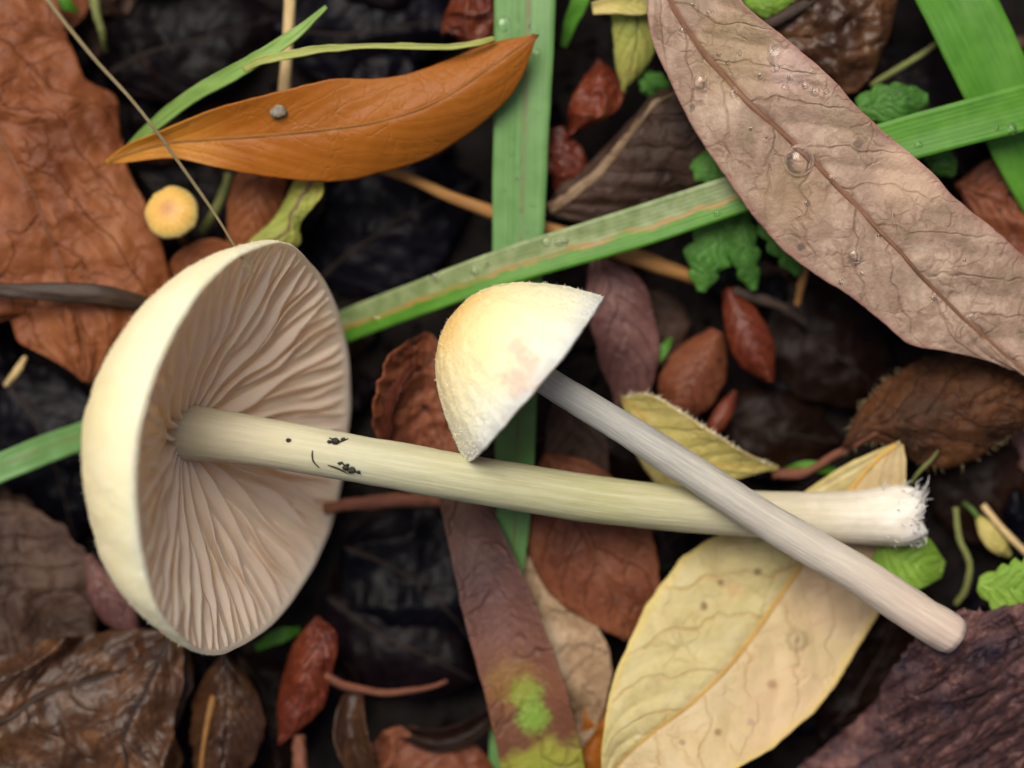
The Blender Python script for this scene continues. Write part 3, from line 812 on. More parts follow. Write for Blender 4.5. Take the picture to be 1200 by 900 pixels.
# --- small mushroom laid across the large stem
SMC = uz(627, 443, 152)
el2 = math.radians(-4)
SMA = np.array([0.775 * math.cos(el2), -0.632 * math.cos(el2), math.sin(el2)])
small = empty('mushroom', tuple(P(640, 450, 25)))
tag(small, 'small cream mushroom with dome cap seen from the side, stem crossing the larger stem', 'mushroom', 'cream mushrooms laid on the leaf litter')
stain = [tuple(uz(612, 442, 268) * S - np.array(small.location)) + (0.0022,), tuple(uz(603, 405, 270) * S - np.array(small.location)) + (0.0016,)]
M['cap_small'] = cap_mat('cap_skin_yellow', [(0.0, (0.74, 0.44, 0.12)), (0.3, (0.80, 0.55, 0.20)), (0.55, (0.86, 0.70, 0.36)), (0.8, (0.88, 0.80, 0.53)), (1.0, (0.88, 0.84, 0.68))], stain)
build_cap(small, SMC, SMA, 124, 122, M['cap_small'], 56, lambda x: 0.25 + 0.3 * np.clip(1 - x, 0, 1), wob=0.03, seed=21, gdepth=14, pw=2.0, cone=.85, scal=0.018, fuzz=2600, stem_r=20)
sp = spline([(560, 392, 157), (640, 446, 151), (720, 495, 145), (800, 546, 141), (890, 604, 135), (950, 641, 130), (1010, 676, 124), (1070, 716, 117), (1120, 746, 108)], 80)
rad = lerp_list([17, 17, 18, 19, 20, 21, 22, 23, 24, 25], np.linspace(0, 1, 80))
rad[-4:] = rad[-4:] * np.array([1.0, .99, .97, .88])
v, fc, u = tube_verts(P(sp[:, 0], sp[:, 1], sp[:, 2]), rad * (CZ - sp[:, 2]) / D0 * S, 32, 1.0, 0.07, 9)
mesh_obj('stem', v, fc, M['stem_small'], small, {'leaf': u})

# --- tiny orange toadstool at the edge of the rust leaf
k = NB('toadstool'); uvn = k.uv('leaf'); x_, y_, _ = k.sep(uvn)
lines = k.math('ABSOLUTE', k.math('SINE', k.math('MULTIPLY', y_, 62.0)))
c_ = k.ramp(x_, [(0.0, (0.42, 0.20, 0.06)), (0.22, (0.46, 0.23, 0.06)), (0.45, (0.58, 0.33, 0.08)), (0.85, (0.56, 0.36, 0.09)), (1.0, (0.62, 0.50, 0.20))])
c_ = k.mix(k.math('MULTIPLY', k.smooth(lines, 0.0, .35, 1.0, 0.0), k.math('MULTIPLY', k.smooth(x_, .25, .6), .4)), c_, (0.36, 0.18, 0.05))
n_ = k.noise(k.objco(), 600, 3)
M['toadstool'] = k.fin(c_, 0.45, k.bump(k.math('ADD', n_, k.math('MULTIPLY', lines, .3)), 0.00005, .5), 0.35, sss=.15, sss_s=.001)
toad = empty('mushroom', tuple(P(212, 275, -40)))
tag(toad, 'tiny orange toadstool with striped cap growing beside the rust brown leaf', 'mushroom')
TC = uz(202, 250, 45)
TA = np.array([0.16, -0.26, -1.0])
build_cap(toad, TC, TA, 33, 20, M['toadstool'], 24, lambda x: 0.25 + 0 * x, wob=0.05, seed=33, fuzz=0, stem_r=6, gdepth=6)
sp = spline([(201, 248, 54), (206, 262, 20), (212, 276, -20), (216, 284, -50)], 20)
v, fc, u = tube_verts(P(sp[:, 0], sp[:, 1], sp[:, 2]), np.full(20, 5.5) * S, 10)
mesh_obj('stem', v, fc, M['twig_orange'], toad, {'leaf': u, 'px': u})

# ------------------------------------------------------------------ the main leaves
rust = leaf('fallen_leaf', 'large rust brown lobed leaf lying under the edge of the big cap', 'leaf', M['rust'],
     left=[(-190, -160), (-40, -90), (58, -10), (84, 55), (100, 88), (135, 112), (147, 165), (152, 205), (178, 255), (192, 300), (196, 345), (168, 385), (118, 440), (104, 448)],
     right=[(-190, -160), (-300, -60), (-330, 60), (-330, 200), (-300, 330), (-220, 420), (-120, 400), (-60, 395), (-10, 375), (8, 372), (20, 400), (50, 415), (80, 432), (104, 448)],
     mid=[(-190, -160), (-130, -20), (-80, 60), (-20, 135), (10, 180), (45, 240), (68, 300), (85, 350), (98, 400), (104, 448)],
     z=[20, 40, 45, 45, 38, 20], edge=[0, -10, -25, -35, -25, 0], edge_r=[0, -20, -30, -30, -20, 0], noise=14, nscale=75, crumple=7, cscale=55, relief=7, nveins=6, vk=.35,
     nu=150, nv=80, jit=.04, jfreq=20, seed=3, midrib=M['rib_red'], mr=5, t=2.6)

orange = leaf('fallen_leaf', 'smooth orange brown lance-shaped leaf lying across the green grass blade', 'leaf', M['orange'],
     left=[(122, 192), (150, 170), (185, 156), (250, 129), (330, 107), (390, 93), (440, 92), (480, 86), (530, 68), (575, 50), (630, 40)],
     right=[(122, 192), (150, 190), (200, 185), (250, 195), (300, 205), (360, 212), (400, 212), (445, 203), (500, 186), (550, 156), (590, 122), (612, 90), (630, 40)],
     mid=[(122, 192), (150, 180), (200, 167), (280, 161), (360, 154), (440, 143), (510, 120), (570, 82), (630, 40)],
     z=[60, 84, 98, 104, 104, 100, 92], edge=[0, 14, 20, 10, -4, -14, 0], edge_r=[0, 2, -12, -26, -34, -26, 0], noise=4, nscale=120, relief=.8, nveins=8, vk=.3,
     nu=140, nv=50, jit=.012, jfreq=40, seed=5, midrib=M['rib_orange'], mr=2.6, t=2.4)

pink = leaf('fallen_leaf', 'large pinkish brown veined leaf beaded with water drops', 'leaf', M['pink'],
     left=[(700, -190), (735, -110), (755, -20), (762, 40), (785, 95), (812, 150), (842, 195), (880, 250), (915, 290), (950, 318), (995, 346), (1035, 378), (1068, 404), (1110, 412), (1160, 424), (1215, 448), (1290, 510)],
     right=[(700, -190), (770, -140), (830, -60), (872, 5), (925, 48), (975, 92), (1005, 125), (1040, 158), (1085, 195), (1120, 232), (1160, 265), (1205, 305), (1240, 350), (1268, 400), (1285, 450), (1290, 480), (1290, 510)],
     mid=[(700, -190), (745, -90), (785, 0), (815, 50), (875, 118), (935, 172), (985, 222), (1040, 280), (1100, 345), (1150, 392), (1200, 435), (1290, 510)],
     z=[95, 118, 132, 140, 138, 128, 112, 95], edge=[0, -6, -14, -22, -18, -10, -5, 0], edge_r=[0, 10, 18, 10, 4, -6, -5, 0], noise=9, nscale=95, relief=4, nveins=13, vk=.10,
     nu=230, nv=90, jit=.012, jfreq=60, seed=7, midrib=M['rib_pink'], mr=5.5, t=3)

yellow = leaf('fallen_leaf', 'broad pale yellow leaf with brown spots lying under the mushroom stems', 'leaf', M['yellow'],
     left=[(1056, 518), (1030, 528), (985, 548), (940, 578), (900, 606), (850, 622), (812, 645), (785, 672), (748, 728), (722, 790), (708, 850), (706, 905), (712, 950), (720, 985)],
     right=[(1056, 518), (1062, 545), (1058, 590), (1048, 640), (1040, 690), (1022, 735), (990, 785), (955, 832), (915, 868), (880, 892), (830, 925), (790, 955), (750, 975), (720, 985)],
     mid=[(1056, 518), (1020, 545), (985, 592), (945, 652), (905, 712), (865, 768), (815, 820), (765, 858), (725, 895), (705, 925), (720, 985)][:9] + [(716, 940), (720, 985)],
     z=[55, 44, 34, 32, 40, 52, 66, 60, 40], edge=[0, 0, -6, -10, -4, 4, 6, 0], edge_r=[0, -4, -8, -6, 2, 12, 18, 0], noise=10, nscale=100, relief=2.5, nveins=8, vk=.22,
     nu=170, nv=80, jit=.03, jfreq=22, seed=9, midrib=M['stalk_yellow'], mr=4.2, t=2.6)

olv = leaf('fallen_leaf', 'narrow olive yellow leaf with a furry margin beside the small stem', 'leaf', M['olive'],
     left=[(728, 466), (760, 462), (800, 484), (840, 510), (875, 532), (912, 548)], right=[(728, 466), (736, 500), (752, 545), (790, 580), (850, 566), (912, 548)],
     z=[30, 42, 44, 36, 20], edge=[0, 22, 26, 18, 0], edge_r=[0, -12, -16, -10, 0], noise=4, relief=2, seed=13, midrib=M['stalk_yellow'], mr=2.2, jit=.03, jfreq=30)
edge_hairs(olv, 150, 10, M['fuzz'], (0,), 1)

shg = leaf('fallen_leaf', 'dark brown shaggy leaf curled beneath the pinkish leaf, thin stalk', 'leaf', M['hairy'],
     left=[(985, 532), (1005, 480), (1050, 435), (1100, 415), (1160, 418), (1215, 440), (1250, 475)], right=[(985, 532), (1030, 520), (1080, 545), (1140, 540), (1185, 510), (1225, 490), (1250, 475)],
     z=[20, 50, 62, 58, 40], edge=[0, -30, -45, -35, 0], edge_r=[0, -20, -40, -30, 0], noise=10, crumple=8, cscale=40, relief=3, seed=15, nu=90, nv=44, jit=.05, jfreq=26,
     stalk=[(905, 556, 5), (945, 553, 8), (975, 535, 16), (1000, 522, 26), (1030, 505, 40)], sr=7, stalk_mat=M['twig_red'])
edge_hairs(shg, 90, 12, M['hairgrass'], (0, -1), 2)

leaf('fallen_leaf', 'reddish brown oval leaf with pointed tip showing under the large stem', 'leaf', M['redbrown'],
     left=[(640, 530), (618, 575), (617, 630), (640, 690), (690, 730), (735, 750)], right=[(640, 530), (700, 545), (752, 600), (772, 660), (768, 705), (735, 750)],
     z=[18, 30, 30, 22, 8], edge=[0, -12, -18, -10, 0], noise=6, relief=3.5, nveins=5, seed=17, nu=80, nv=44, midrib=M['rib_red'], mr=3)

leaf('strap_leaf', 'purple brown strap-shaped leaf with a green patch near its end', 'leaf', M['strap'],
     path=[(535, 575), (560, 640), (586, 720), (612, 800), (632, 880), (645, 950)], w=[22, 34, 42, 46, 48, 44], z=[28, 36, 40, 40, 34, 20], edge=[10, 16, 14, 12, 8], edge_r=[8, 8, 6, 6, 4],
     noise=5, relief=0, seed=19, nu=110, nv=30, jit=.03, jfreq=18)

leaf('fallen_leaf', 'pale tan weathered leaf strip between the strap leaf and the reddish oval leaf', 'leaf', M['tan'],
     path=[(605, 655), (645, 715), (678, 765), (682, 820), (668, 880)], w=[12, 28, 34, 30, 10], z=[4, 6, 6, 2, -10], noise=6, crumple=5, cscale=35, relief=0, seed=21, nu=70, nv=26, jit=.12, jfreq=10)

# curled red leaf beside the small cap
leaf('curled_leaf', 'curled red brown leaf rolled up behind the small cap', 'leaf', M['redbrown'],
     left=[(500, 392), (465, 408), (442, 450), (438, 495), (450, 530), (470, 552)], right=[(500, 392), (540, 430), (552, 480), (545, 520), (520, 545), (470, 552)],
     z=[18, 20, 16, 6, 0], edge=[0, 44, 52, 40, 0], edge_r=[0, 8, 8, 4, 0], noise=8, crumple=9, cscale=34, relief=3, seed=23, nu=90, nv=50, jit=.08, jfreq=16)
twig('red brown rolled leaf sliver standing beside the curled leaf', M['redbit'], [(452, 520, 30), (458, 470, 52), (478, 436, 58), (492, 430, 44)], [5, 8, 8, 4], name='leaf_sliver', cat='leaf', jit=.6, seed=5)

leaf('fallen_leaf', 'smooth purple brown blunt leaf standing between small cap and diagonal grass', 'leaf', M['purple'],
     path=[(705, 300), (722, 350), (735, 400), (738, 450), (732, 480)], w=[14, 36, 38, 32, 12], z=[4, 18, 20, 12, 0], edge=[0, -10, -16, -10, 0], noise=5, relief=2, seed=25, nu=60, nv=30)
leaf('fallen_leaf', 'dull brown leaf beneath the small stem near the vertical grass', 'leaf', M['bark'],
     path=[(665, 455), (672, 500), (676, 545), (672, 600)], w=[16, 34, 38, 20], z=[-5, 0, 2, -5], noise=6, relief=2, seed=26, nu=50, nv=24)
leaf('bud_scale', 'glossy deep red bud scale lying in the dark soil', 'bud scale', M['redbit'],
     path=[(852, 338, -4), (868, 372, 12), (885, 412, 14), (904, 448, 0)], w=[7, 22, 25, 5], edge=[-14], noise=3, relief=1.5, seed=27, nu=40, nv=20)
leaf('bud_scale', 'two-toned brown and red bud scale beside the furry olive leaf', 'bud scale', M['redbrown'],
     path=[(842, 388, 0), (822, 425, 16), (800, 465, 18), (782, 500, 2)], w=[10, 34, 34, 8], edge=[-22], noise=4, relief=2, seed=28, nu=46, nv=24)
leaf('bud_scale', 'thin dark red bud scale leaning out from under the two-toned one', 'bud scale', M['redbit'],
     path=[(862, 458, -10), (850, 480, 0), (838, 500, 0), (826, 518, -8)], w=[3, 10, 10, 3], edge=[-6], noise=2, relief=0, seed=29, nu=30, nv=12)

# bottom left crumpled leaves
leaf('crumpled_leaf', 'large crumpled brown leaf with a dark raised vein below the big cap', 'leaf', M['crumple'],
     left=[(-120, 830), (-60, 790), (0, 772), (50, 748), (100, 742), (150, 735), (205, 742), (220, 750)], right=[(-120, 830), (-80, 980), (0, 1010), (80, 960), (150, 930), (200, 860), (225, 800), (220, 750)],
     mid=[(-120, 870), (-60, 850), (0, 846), (50, 815), (85, 803), (130, 790), (180, 770), (220, 750)],
     z=[5, 22, 36, 38, 30, 16], edge=[0, -18, -22, -20, 0], edge_r=[0, -8, -14, -16, 0], noise=6, crumple=7, cscale=46, grain=(-.62, 330, 66, 24, 1), relief=4, nveins=7, seed=31, nu=130, nv=80, jit=.07, jfreq=18, midrib=M['twig_dark'], mr=5)
leaf('crumpled_leaf', 'crumpled brown leaf folded into a ridge just under the rim of the big cap', 'leaf', M['crumple'],
     left=[(195, 745), (160, 770), (120, 815), (75, 852), (100, 890), (130, 960)], right=[(195, 745), (216, 752), (214, 800), (205, 850), (210, 910), (130, 960)],
     z=[40, 52, 56, 48, 30], edge=[0, -16, -26, -22, 0], edge_r=[0, -24, -36, -26, 0], noise=5, crumple=5, cscale=40, grain=(-1.2, 300, 58, 22, 1), relief=3, seed=33, nu=80, nv=50, jit=.06, jfreq=14, midrib=M['rib_dark'], mr=3.5)
leaf('crumpled_leaf', 'small grey brown shrivelled leaf with a pale stalk beside the crumpled leaves', 'leaf', M['crumple'],
     left=[(262, 760), (235, 800), (222, 850), (230, 905), (248, 950)], right=[(262, 760), (295, 800), (312, 850), (300, 890), (248, 950)],
     z=[-5, 8, 12, 8, -8], edge=[-16], noise=5, crumple=5, cscale=40, grain=(-1.4, 160, 48, 20, 1), relief=3, seed=35, nu=70, nv=44, jit=.09, jfreq=14,
     stalk=[(250, 815, 26), (243, 850, 28), (237, 885, 24), (234, 930, 10)], sr=4, stalk_mat=M['twig_orange'])
leaf('crumpled_leaf', 'dark brown flat rotten leaf left of the big cap above the crumpled ones', 'leaf', M['bark'],
     left=[(-60, 590), (0, 585), (50, 600), (95, 640), (112, 700), (115, 750)], right=[(-60, 590), (-80, 680), (-40, 770), (20, 785), (80, 770), (115, 750)],
     z=[-20, -2, 2, -6, -14], edge=[-12], noise=14, crumple=10, cscale=60, relief=3, seed=37, nu=80, nv=50)
leaf('fallen_leaf', 'pinkish leaf scrap tucked against the underside of the big cap', 'leaf', M['purple'],
     path=[(104, 650, -8), (120, 690, -2), (140, 718, -6), (160, 745, -16)], w=[5, 17, 22, 6], edge=[-8], noise=5, relief=1, seed=39, nu=34, nv=16)

leaf('curled_leaf', 'glossy wine red folded leaf on a reddish stalk', 'leaf', M['redbit'],
     left=[(372, 724), (350, 745), (332, 785), (326, 830), (328, 872)], right=[(372, 724), (394, 745), (392, 785), (374, 835), (328, 872)],
     z=[10, 26, 30, 20, 2], edge=[0, -22, -26, -16, 0], edge_r=[0, -6, -14, -10, 0], noise=6, crumple=7, cscale=36, relief=2, seed=41, nu=60, nv=36,
     stalk=[(380, 790, 18), (405, 803, 16), (450, 812, 12), (500, 806, 8), (524, 798, 2)], sr=6, stalk_mat=M['twig_red'])
leaf('curled_leaf', 'small grey brown shell-shaped leaf curl with shiny rim', 'leaf', M['crumple'],
     path=[(418, 808, 0), (410, 845, 10), (416, 880, 12), (432, 915, 0)], w=[8, 17, 19, 10], edge=[0, 26, 30, 20], edge_r=[0, 16, 20, 10], noise=4, crumple=4, cscale=25, relief=0, seed=43, nu=40, nv=24)
leaf('fallen_leaf', 'rough red brown leaf cut by the lower frame below the dark wet hollow', 'leaf', M['redbrown'],
     left=[(415, 960), (430, 880), (470, 852), (520, 862), (565, 880), (590, 930)], right=[(415, 960), (450, 1000), (500, 1010), (550, 1000), (580, 970), (590, 930)],
     z=[-18, -4, 0, -4, -14], edge=[-10], noise=10, crumple=10, cscale=40, relief=2, seed=45, nu=60, nv=40)
leaf('fallen_leaf', 'ragged orange leaf scrap squeezed between strap leaf and yellow leaf', 'leaf', M['orange'],
     path=[(700, 770), (694, 820), (690, 870), (694, 940)], w=[8, 24, 28, 20], z=[-16, -8, -8, -14], edge=[-8], noise=8, crumple=10, cscale=28, relief=1, seed=47, nu=50, nv=24, jit=.25, jfreq=14)
leaf('fallen_leaf', 'shiny dark leaf rim curving through the wet hollow near the strap leaf', 'leaf', M['dark3'],
     path=[(470, 858, -10), (510, 868, 0), (548, 858, 2), (580, 835, -6)], w=[6, 12, 12, 6], edge=[8], noise=3, relief=0, seed=48, nu=40, nv=16)

# top right group
leaf('curled_leaf', 'shrivelled brown and ochre leaf curled at the upper margin of the pinkish leaf', 'leaf', M['crumple'],
     left=[(880, 34), (920, 8), (960, -30), (1010, -50), (1060, -20)], right=[(880, 34), (920, 70), (985, 108), (1020, 90), (1040, 40), (1060, -20)],
     z=[20, 38, 48, 40, 15], edge=[0, 18, 26, 16, 0], edge_r=[0, -16, -26, -20, 0], noise=10, crumple=14, cscale=42, relief=3, seed=49, nu=70, nv=46, stalk=[(884, 36, 46), (915, 22, 60), (960, -6, 60), (1000, -30, 46)], sr=8, stalk_mat=M['twig_dark'])
leaf('fallen_leaf', 'wide dark brown leaf with a raised grey rib under the diagonal grass', 'leaf', M['bark'],
     left=[(640, 250), (660, 215), (700, 180), (740, 140), (775, 105), (820, 90)], right=[(640, 250), (690, 262), (740, 250), (800, 230), (850, 190), (820, 90)],
     mid=[(640, 250), (672, 226), (705, 196), (738, 158), (772, 118), (820, 90)],
     z=[8, 22, 30, 34, 20], edge=[0, -14, -20, -14, 0], edge_r=[0, -16, -24, -20, 0], noise=8, crumple=6, cscale=50, relief=4, seed=51, nu=80, nv=48, midrib=M['tan'], mr=8)
leaf('curled_leaf', 'dark red curled leaf standing beside the vertical grass blade', 'leaf', M['redbit'],
     left=[(700, 66), (682, 95), (668, 130), (662, 165)], right=[(700, 66), (722, 90), (728, 125), (662, 165)], z=[0, 22, 30, 6], edge=[-18], noise=5, crumple=9, cscale=24, relief=1, seed=53, nu=44, nv=28)
leaf('fallen_leaf', 'bright rust red leaf scrap touching the vertical grass blade', 'leaf', M['redbit'],
     path=[(652, 150, 6), (660, 180, 14), (664, 205, 12), (654, 224, 0)], w=[8, 22, 24, 8], edge=[-8], noise=4, crumple=5, cscale=24, relief=1, seed=55, nu=36, nv=20)
leaf('fallen_leaf', 'yellow and green pointed leaf hanging beside the pinkish leaf', 'leaf', M['limegold'],
     left=[(722, -60), (716, -5), (718, 40), (722, 80), (730, 108)], right=[(722, -60), (768, -10), (775, 35), (760, 75), (730, 108)], z=[40, 52, 50, 40, 20], edge=[-8], noise=4, relief=2, seed=57, nu=50, nv=24, midrib=M['stalk_green'], mr=2)
leaf('fallen_leaf', 'bright golden yellow leaf edge crossing above the green pointed leaf', 'leaf', M['olive'],
     path=[(694, 10, 62), (720, 6, 70), (750, 4, 70), (785, -4, 62)], w=[6, 10, 13, 6], edge=[4], noise=2, relief=0, seed=58, nu=30, nv=12)
leaf('fallen_leaf', 'glossy orange brown leaf at the right edge below the fresh grass', 'leaf', M['redbrown'],
     left=[(1120, 215), (1150, 190), (1190, 180), (1260, 190)], right=[(1120, 215), (1160, 280), (1210, 310), (1260, 190)], z=[10, 30, 34, 18], edge=[-10], noise=7, crumple=6, cscale=40, relief=3, seed=59, nu=50, nv=34)
leaf('curled_leaf', 'crumpled red leaf at the top beside the vertical grass blade', 'leaf', M['redbit'],
     left=[(518, 40), (525, 5), (540, -30), (585, -40)], right=[(518, 40), (555, 58), (590, 30), (585, -40)], z=[-4, 14, 18, 0], edge=[-10], noise=6, crumple=12, cscale=28, relief=1, seed=61, nu=44, nv=30)

# behind the orange leaf
leaf('fallen_leaf', 'plain orange brown leaf stub between orange leaf and big cap', 'leaf', M['rust'],
     path=[(318, 185, 10), (304, 220, 22), (294, 260, 18), (288, 310, 0)], w=[22, 32, 28, 18], edge=[-14], noise=5, relief=2, seed=63, nu=50, nv=26)
leaf('fallen_leaf', 'lime and gold leaf twisting out from under the orange leaf', 'leaf', M['limegold'],
     left=[(372, 190), (345, 212), (325, 250), (300, 275), (275, 300)], right=[(372, 190), (378, 225), (352, 262), (348, 290), (275, 300)], z=[44, 52, 46, 36, 10], edge=[0, -12, -16, -6, 0], edge_r=[0, 8, -14, -10, 0], noise=4, relief=2, seed=65, nu=56, nv=26, midrib=M['tan'], mr=3.5)
leaf('fallen_leaf', 'rounded rust leaf rim peeking over the top of the big cap', 'leaf', M['rust'],
     path=[(195, 335, -10), (220, 308, 2), (250, 300, 4), (285, 305, -8)], w=[8, 16, 20, 10], edge=[6], noise=4, relief=1, seed=67, nu=40, nv=20)

# bottom right woody litter carrying the end of the small stem
fib = leaf('rotten_bark', 'fibrous dark purple brown rotten bark under the tip of the small stem', 'bark', M['fibre'],
     left=[(880, 960), (940, 900), (985, 860), (1020, 820), (1052, 775), (1100, 728), (1180, 715), (1260, 690), (1330, 680)], right=[(880, 960), (920, 1010), (980, 1030), (1080, 1040), (1180, 1030), (1260, 990), (1310, 900), (1340, 790), (1330, 680)],
     z=[-30, 0, 22, 44, 50, 40, 10], edge=[0, -14, -12, 30, 36, 10, 0], edge_r=[0, -20, -30, -30, -30, -20, 0], noise=12, nscale=70, crumple=12, cscale=60, relief=0, grain=(-.55, 150, 20, 11), seed=69, nu=150, nv=90, jit=.06, jfreq=16, t=8)
for i in range(90):
    a0 = rng.uniform(-0.75, -0.35)
    x0, y0 = rng.uniform(1030, 1240), rng.uniform(800, 960)
    L = rng.uniform(40, 110)
    x1, y1 = x0 + L * math.cos(a0), y0 + L * math.sin(a0)
    zz = [height_at(fib, x0, y0) + 2, height_at(fib, (x0 + x1) / 2, (y0 + y1) / 2) + 3, height_at(fib, x1, y1) + 1]
    c = spline([(x0, y0, zz[0]), ((x0 + x1) / 2 + rng.normal(0, 4), (y0 + y1) / 2 + rng.normal(0, 4), zz[1]), (x1, y1, zz[2])], 14)
    v, fcs, u = tube_verts(P(c[:, 0], c[:, 1], c[:, 2]), rng.uniform(1.5, 6) * S * np.sin(np.linspace(.25, 2.9, 14)), 6, .6, .4, i)
    mesh_obj('fibre', v, fcs, M['fibre'], fib['ob'], {'leaf': u, 'px': u * 3 + rng.random(2) * 9})

# ------------------------------------------------------------------ grass and straws
vert = grass('wide upright blue green grass blade running under the orange leaf and small cap', M['grass_blue'],
     [(616, -140, 30), (615, 0, 46), (612, 110, 46), (608, 250, 40), (605, 400, 38), (603, 560, 36), (600, 640, 26), (592, 740, 6), (586, 830, -8), (582, 905, -20), (578, 960, -34)],
     [74, 72, 68, 64, 58, 52, 46, 36, 22, 20, 16], fold=.10, nu=150, seed=2)
diag = grass('worn yellow green grass blade lying diagonally from the big cap under the pinkish leaf', M['grass_worn'],
     [(320, 420, -52), (410, 380, -18), (500, 346, 36), (600, 310, 62), (740, 268, 72), (870, 225, 82), (960, 195, 90), (1060, 163, 96), (1200, 126, 96), (1340, 92, 70)],
     [30, 38, 42, 46, 48, 46, 50, 52, 56, 60], fold=.12, nu=160, seed=4)
topr = grass('broad fresh green grass blade rising in the upper right behind another blade', M['grass_fresh'],
     [(1060, -130, 60), (1120, -5, 66), (1165, 90, 62), (1210, 190, 46), (1260, 300, 10)], [92, 88, 84, 76, 50], fold=.12, seed=6)
grass('short bright green grass tip poking out above the orange leaf', M['grass_pale'],
     [(150, 176, 30), (176, 150, 46), (225, 112, 72), (290, 76, 96), (345, 40, 104), (382, 7, 100)], [10, 14, 17, 17, 14, 3], fold=.25, seed=8)
grass('hair-thin yellow green grass leaf curving to the tip of the orange leaf', M['grass_gold'],
     [(285, 82, 96), (310, 70, 104), (360, 60, 108), (430, 54, 108), (520, 55, 108), (560, 50, 106), (580, 44, 102)], [7, 9, 7, 6, 7, 6, 3], fold=.2, seed=10)
grass('green grass blade slipping under the left side of the big cap', M['grass_blue'],
     [(-120, 596, 20), (0, 548, 24), (60, 524, 8), (100, 510, -10), (190, 478, -50)], [32, 33, 33, 32, 26], fold=.12, seed=12)
grass('blackened strap of dead grass lying on the rust brown leaf', M['blackstrap'],
     [(-90, 332, 60), (0, 340, 62), (60, 342, 62), (120, 346, 60), (178, 358, 34), (200, 366, 10)], [10, 13, 18, 24, 22, 10], fold=-.3, seed=14)
grass('small green grass stub beside the vertical blade at the top', M['grass_fresh'],
     [(690, -40, 30), (680, 0, 26), (668, 30, 10), (660, 55, -10)], [20, 20, 16, 6], fold=.2, seed=16)
grass('tiny lime green grass scrap under the lower rim of the big cap', M['grass_fresh'],
     [(300, 760, -20), (318, 750, -8), (336, 742, -8), (352, 738, -20)], [6, 14, 16, 5], fold=.2, nu=24, seed=18)
grass('tiny green grass scrap beside the purple brown blunt leaf', M['grass_fresh'],
     [(760, 432, -14), (770, 420, -6), (780, 406, -6), (786, 396, -14)], [4, 11, 11, 4], fold=.2, nu=24, seed=20)
grass('green grass scrap behind the pale stem base', M['grass_fresh'],
     [(920, 552, -6), (940, 547, 4), (960, 548, 4), (985, 556, -10)], [6, 13, 12, 4], fold=.2, nu=24, seed=22)
grass('green leaf tip in the upper left corner beside the rust leaf', M['grass_fresh'],
     [(30, -20, 0), (55, -6, 8), (75, 4, 8), (92, 14, -6)], [10, 20, 18, 4], fold=.2, nu=24, seed=24)
twig('pale dry straw standing behind the orange leaf', M['straw'], [(340, -60, 30), (340, 0, 36), (337, 55, 36), (333, 110, 32), (328, 170, 12)], [7, 7.5, 7, 8, 7], name='straw', cat='straw', jit=.12, seed=1)
twig('thin wiry brown stalk crossing over the orange leaf to the big cap', M['hairgrass'], [(45, -20, 60), (62, 8, 70), (110, 68, 92), (150, 112, 112), (182, 152, 120), (215, 198, 112), (250, 248, 130), (282, 300, 250), (296, 322, 290)], [2.8, 2.8, 2.5, 2.3, 2.1, 2, 2, 1.6, 1], name='grass_stalk', cat='stalk', jit=.1, seed=2)
twig('orange brown leaf stalk running under both grass blades', M['twig_orange'], [(440, 196, 20), (478, 208, 18), (530, 232, 14), (580, 250, 10), (650, 270, 8), (720, 292, 12), (780, 314, 12), (830, 330, 2)], [6, 7, 8, 8, 8, 10, 10, 7], name='leaf_stalk', cat='stalk', jit=.25, seed=3)
twig('reddish twig lying below the large stem next to the gills', M['twig_red'], [(380, 596, -4), (420, 590, 4), (480, 586, 6), (540, 588, 2)], [7, 9, 9, 7], jit=.3, seed=4)
twig('short ochre twig below the green leaflets', M['twig_orange'], [(944, 306, 20), (940, 330, 12), (934, 358, 0)], [5, 5.5, 4], jit=.3, seed=6)
twig('dark curved twig near the deep red bud scale', M['twig_dark'], [(860, 340, -6), (890, 350, -2), (920, 362, -6), (945, 380, -20)], [6, 7, 6, 4], jit=.3, seed=7)
twig('thin olive stalk looping beside the small lime leaves', M['stalk_green'], [(1120, 595, 6), (1124, 630, 16), (1136, 660, 18), (1132, 690, 10), (1120, 708, -4)], [4, 4, 4, 4.5, 4], name='plant_stalk', cat='stalk', jit=.2, seed=8)
twig('thin tan stalk slanting behind the toothed lime leaf', M['straw'], [(1152, 592, 8), (1168, 612, 16), (1190, 636, 18), (1225, 668, 10)], [4, 4.5, 4.5, 4], name='plant_stalk', cat='stalk', jit=.2, seed=9)
twig('short green sprig above the pale stem base', M['stalk_green'], [(1066, 568, 30), (1078, 552, 40), (1092, 538, 44), (1102, 524, 40)], [1.5, 2.4, 2.2, 1], name='plant_stalk', cat='stalk', jit=.2, seed=10)
twig('green stalk arching in the shade behind the fresh grass', M['stalk_green'], [(1020, 100, 10), (1050, 82, 14), (1080, 64, 14), (1105, 45, 6)], [3, 4, 4, 3], name='plant_stalk', cat='stalk', jit=.2, seed=11)
twig('red stub of stalk at the bottom below the wine red leaf', M['twig_red'], [(350, 862, -6), (352, 890, 2), (354, 930, 0)], [8, 9, 8], name='leaf_stalk', cat='stalk', jit=.3, seed=12)
twig('yellowish stalk beside the tiny toadstool', M['stalk_green'], [(236, 272, -20), (250, 250, -4), (262, 225, 0), (268, 205, -10)], [5, 6, 6, 5], name='plant_stalk', cat='stalk', jit=.2, seed=13)
twig('dull green stalk in the dark between rust leaf and grass tip', M['stalk_green'], [(108, -20, 10), (112, 10, 14), (120, 40, 6), (124, 60, -20)], [6, 6, 5, 3], name='plant_stalk', cat='stalk', jit=.2, seed=14)
twig('small dark root crossing left of the big cap under the grass', M['straw'], [(6, 452, -8), (20, 435, 0), (30, 418, -4)], [3, 5, 3], name='grass_scrap', cat='grass scrap', jit=.3, seed=15)

